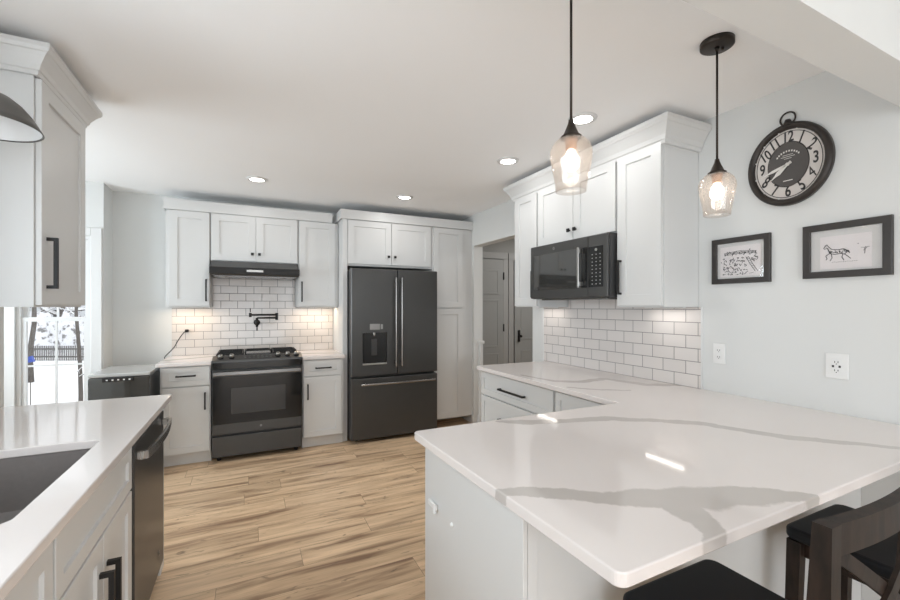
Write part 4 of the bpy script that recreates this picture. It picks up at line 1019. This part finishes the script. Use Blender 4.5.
# ================================================================== STOOLS
def stool(x, y, label):
    """counter stool facing +Y, origin on the floor under the seat centre; local coordinates"""
    T = thing('counter_stool', label, 'stool', (x, y, 0), 'dark X-back counter stools')
    W_, Df, Db = .190, .195, -.200
    sw = MB(); pr = rounded([(-W_, Db), (W_, Db), (W_, Df), (-W_, Df)], (0, 1, 2, 3), .035, 8)
    sw.poly(pr, .615, .655, bev=.012); sw.build('seat', SEATM, T, local=True)
    MB().box(-W_ + .03, W_ - .03, Db + .03, Df - .03, .56, .614, .003).build('apron', WOODD, T, local=True)
    for sx in (-1, 1):
        X_ = sx * (W_ - .022)
        MB().loft([[(X_ + sx * .012 - .015, Df - .035, 0), (X_ + sx * .012 + .015, Df - .035, 0), (X_ + sx * .012 + .015, Df - .002, 0), (X_ + sx * .012 - .015, Df - .002, 0)],
                   [(X_ - .019, Df - .052, .614), (X_ + .019, Df - .052, .614), (X_ + .019, Df - .012, .614), (X_ - .019, Df - .012, .614)]]).build('front_leg', WOODD, T, local=True)
        xo = sx * .180
        secs = []
        for z, yc, hd, hw in ((0, -.155, .018, .017), (.35, -.205, .020, .017), (.62, -.223, .021, .0165), (.80, -.229, .019, .0165), (1.038, -.237, .0135, .016)):
            secs.append([(xo - hw, yc - hd, z), (xo + hw, yc - hd, z), (xo + hw, yc + hd, z), (xo - hw, yc + hd, z)])
        MB().loft(secs).build('back_leg', WOODD, T, local=True)
        MB().loft([[(X_ - .009, Df - .05, .24), (X_ + .009, Df - .05, .24), (X_ + .009, Df - .05, .27), (X_ - .009, Df - .05, .27)], [(xo - .009, -.172, .24), (xo + .009, -.172, .24), (xo + .009, -.172, .27), (xo - .009, -.172, .27)]]).build('side_stretcher', WOODD, T, local=True)
    MB().box(-W_ + .045, W_ - .045, Df - .045, Df - .02, .18, .215, .003).build('footrest', WOODD, T, local=True)
    def arc(z0, z1, bow, yb, th, x0=.1635, n=12):
        secs = []
        for k in range(n + 1):
            xx = -x0 + 2 * x0 * k / n; yy = yb - bow * (1 - (xx / x0) ** 2)
            secs.append([(xx, yy - th, z0), (xx, yy + th, z0), (xx, yy + th, z1), (xx, yy - th, z1)])
        return MB().loft(secs)
    arc(.984, 1.038, .010, -.238, .011).build('top_rail', WOODD, T, local=True)
    arc(.745, .780, .015, -.228, .009).build('lower_rail', WOODD, T, local=True)
    for sg, of in ((1, .004), (-1, -.004)):
        secs = []
        for k in range(9):
            f = k / 8; xx = sg * (-.158 + .316 * f); zz = .986 - .214 * f; yy = -.234 - .020 * (1 - (xx / .158) ** 2) + of
            nx, nz = .214, .316; l_ = math.hypot(nx, nz); nx, nz = nx / l_ * .013 * sg, nz / l_ * .013
            secs.append([(xx - nx, yy - .0038, zz - nz), (xx - nx, yy + .0038, zz - nz), (xx + nx, yy + .0038, zz + nz), (xx + nx, yy - .0038, zz + nz)])
        MB().loft(secs).build('cross_brace', WOODD, T, local=True)
    return T
s = stool(1.052, .588, 'dark wooden counter stool nearest the camera, its X-shaped back in view')
dup(s, (1.835, .590, 0), 'dark counter stool further right, tucked closer to the wall behind the nearest stool back')

# ================================================================== OUTDOORS (seen through window 1)
GZ = -1.5
o = MB().box(-45, 12, 5.4, 75, GZ - .2, GZ).build('ground', SNOW); o['kind'] = 'structure'
fwd = Vector((math.sin(YAW), math.cos(YAW), 0)); rgt = Vector((math.cos(YAW), -math.sin(YAW), 0))
def out_pt(px, d, z): return fwd * d + rgt * ((px - 450) / FPX * d) + Vector((0, 0, z))
a, b = out_pt(10, 22.5, GZ), out_pt(92, 22.5, GZ)
T = thing('picket_fence', 'dark picket fence standing in the snow outside the window', 'fence', (a + b) / 2)
dv = (b - a); ln = dv.length; u_ = dv.normalized(); nv = Vector((-u_.y, u_.x, 0))
def slat(p, hw, hd, z0, z1): return [[p + u_ * sx * hw + nv * sy * hd + Vector((0, 0, z - p.z)) for sx, sy in ((-1, -1), (1, -1), (1, 1), (-1, 1))] for z in (z0, z1)]
nP = 46
for k in range(nP):
    p = a + dv * (k / (nP - 1)); MB().loft(slat(p, .024, .012, GZ, GZ + .80)).build('picket', PICKET, T)
for z in (GZ + .2, GZ + .62):
    q0, q1 = a + nv * .04, b + nv * .04
    MB().loft([[Vector((q.x, q.y, 0)) + nv * s_ * .02 + Vector((0, 0, z + t_ * .04)) for s_, t_ in ((-1, -1), (1, -1), (1, 1), (-1, 1))] for q in (q0, q1)]).build('rail', PICKET, T)
def tree(px, d, h, r, label, lean=0.0, nb=26, seed=1, snow=True):
    base = out_pt(px, d, GZ); rn = random.Random(seed)
    T = thing('bare_tree', label, 'tree', base, 'snowy trees outside')
    top = base + Vector((lean, lean * .3, h))
    pts = [base + (top - base) * t_ + Vector((rn.uniform(-1, 1), rn.uniform(-1, 1), 0)) * r * (.6 if 0 < t_ < 1 else 0) for t_ in [0, .15, .3, .5, .7, .85, 1]]
    MB().tube(pts, [r * (1.15 - .8 * k / 6) for k in range(7)], 10).build('trunk', BARK, T)
    if nb:
        mb, ms = MB(), MB()
        for k in range(nb):
            t_ = rn.uniform(.22, .98); p = base + (top - base) * t_; an = rn.uniform(0, 2 * PI); L = h * rn.uniform(.12, .30) * (1.25 - t_)
            dr_ = Vector((math.cos(an), math.sin(an), rn.uniform(.1, .7))); q = p + dr_ * L * .5 + Vector((0, 0, rn.uniform(-.1, .1))); e = p + dr_ * L + Vector((0, 0, rn.uniform(-.3, .2)))
            mb.tube([p, q, e], [r * .28, r * .18, r * .06], 5)
            up = Vector((0, 0, r * .22)); ms.tube([p + up, q + up, e + up * .6], [r * .30, r * .26, r * .14], 5)
            for _ in range(2):
                e2 = q + Vector((rn.uniform(-1, 1), rn.uniform(-1, 1), rn.uniform(-.2, .8))) * L * .5
                mb.tube([q, e2], [r * .12, r * .04], 4); ms.tube([q + up * .7, e2 + up * .4], [r * .16, r * .10], 4)
        mb.build('branches', BARK, T); ms.build('snow_cover', SNOW, T)
    return T
tree(31, 16, 7.5, .085, 'bare dark-trunked tree nearest the left side of the window', .15, 12, 2)
tree(80.5, 10, 5.5, .045, 'thin leaning bare tree at the right side of the window', -.10, 6, 5)
tree(46, 34, 10, .30, 'large snow-covered tree behind the fence on the left', .4, 46, 8)
tree(64, 31, 9, .28, 'large snow-covered tree behind the fence on the right', -.5, 46, 11)
tree(24, 38, 11, .30, 'snow-covered tree far off at the left edge of the window', .2, 40, 14)
def bush(px, d, rx, rz, label, seed):
    c = out_pt(px, d, GZ); t = bmesh.new(); bmesh.ops.create_icosphere(t, subdivisions=4, radius=1); rn = random.Random(seed); ph = [rn.uniform(0, 6) for _ in range(6)]
    for v in t.verts:
        n_ = v.co.normalized(); k = 1 + .13 * math.sin(5 * n_.x + ph[0]) * math.sin(6 * n_.y + ph[1]) + .09 * math.sin(11 * n_.z + ph[2]) * math.sin(9 * n_.x + ph[3]) + .05 * math.sin(21 * n_.y + ph[4])
        v.co = Vector((n_.x * rx * k, n_.y * rx * k, max(-.02, n_.z) * rz * k)) + c
    for f in t.faces: f.smooth = True
    return tag(MB().add(t).build('snowy_bush', SNOWB), label, 'bush', 'snow-laden bushes outside')
SNOWB = mat('snow_on_twigs', (.62, .61, .62), .9)
nt = SNOWB.node_tree; b_ = nt.nodes['Principled BSDF']; tcn = nt.nodes.new('ShaderNodeTexCoord'); nn_ = nt.nodes.new('ShaderNodeTexNoise'); nn_.inputs['Scale'].default_value = 3.2; nn_.inputs['Detail'].default_value = 8
crn = nt.nodes.new('ShaderNodeValToRGB'); crn.color_ramp.elements[0].position = .37; crn.color_ramp.elements[0].color = (.20, .19, .19, 1); crn.color_ramp.elements[1].position = .48; crn.color_ramp.elements[1].color = (.80, .80, .83, 1)
nt.links.new(tcn.outputs['Object'], nn_.inputs['Vector']); nt.links.new(nn_.outputs['Fac'], crn.inputs[0]); nt.links.new(crn.outputs[0], b_.inputs['Base Color'])
bush(42, 26, .95, 2.5, 'rounded snow-laden bush behind the left half of the fence', 1)
bush(71, 29.5, 1.0, 2.3, 'snow-laden bush behind the right half of the fence', 2)
bush(20, 29, .95, 3.0, 'snow-laden bush at the left edge of the window', 3)
bush(95, 26, .9, 2.6, 'snow-laden bush at the right edge of the window', 4)
# neighbour's house
c = out_pt(72, 46, GZ); T = thing('neighbour_house', 'pale house with a snowy roof behind the trees', 'house', c)
MB().box(c.x - 5, c.x + 5, c.y - 3, c.y + 3, GZ, GZ + 3.6).build('wall', SIDING, T)
MB().loft([[(c.x - 5.6, c.y - 3.6, GZ + 3.61), (c.x - 5.6, c.y + 3.6, GZ + 3.61), (c.x - 5.6, c.y + .1, GZ + 5.8), (c.x - 5.6, c.y - .1, GZ + 5.8)], [(c.x + 5.6, c.y - 3.6, GZ + 3.61), (c.x + 5.6, c.y + 3.6, GZ + 3.61), (c.x + 5.6, c.y + .1, GZ + 5.8), (c.x + 5.6, c.y - .1, GZ + 5.8)]]).build('roof', SNOW, T)
for dx in (-3, 0, 3): MB().box(c.x + dx - .6, c.x + dx + .6, c.y - 3.04, c.y - 3.005, GZ + 1.2, GZ + 2.6).build('window', SLOT, T)
c = out_pt(30.5, 12, 0); z_ = 1.4 - 52 * 12 / FPX
o = MB().loft([[(c.x - .07, c.y - .06, z_ - .10), (c.x + .09, c.y - .06, z_ - .08), (c.x + .09, c.y + .06, z_ - .08), (c.x - .07, c.y + .06, z_ - .10)], [(c.x - .10, c.y - .07, z_ + .04), (c.x + .03, c.y - .07, z_ + .09), (c.x + .03, c.y + .07, z_ + .09), (c.x - .10, c.y + .07, z_ + .04)]]).build('blue_item', BLUE)  # small blue item of no particular kind
tag(o, 'small bright blue item on a thin pole outside, at the left side of the window', 'feeder')
o2 = MB().cyl((c.x, c.y, GZ), (c.x, c.y, z_ - .09), .012, n=8).build('pole', BARK, o);
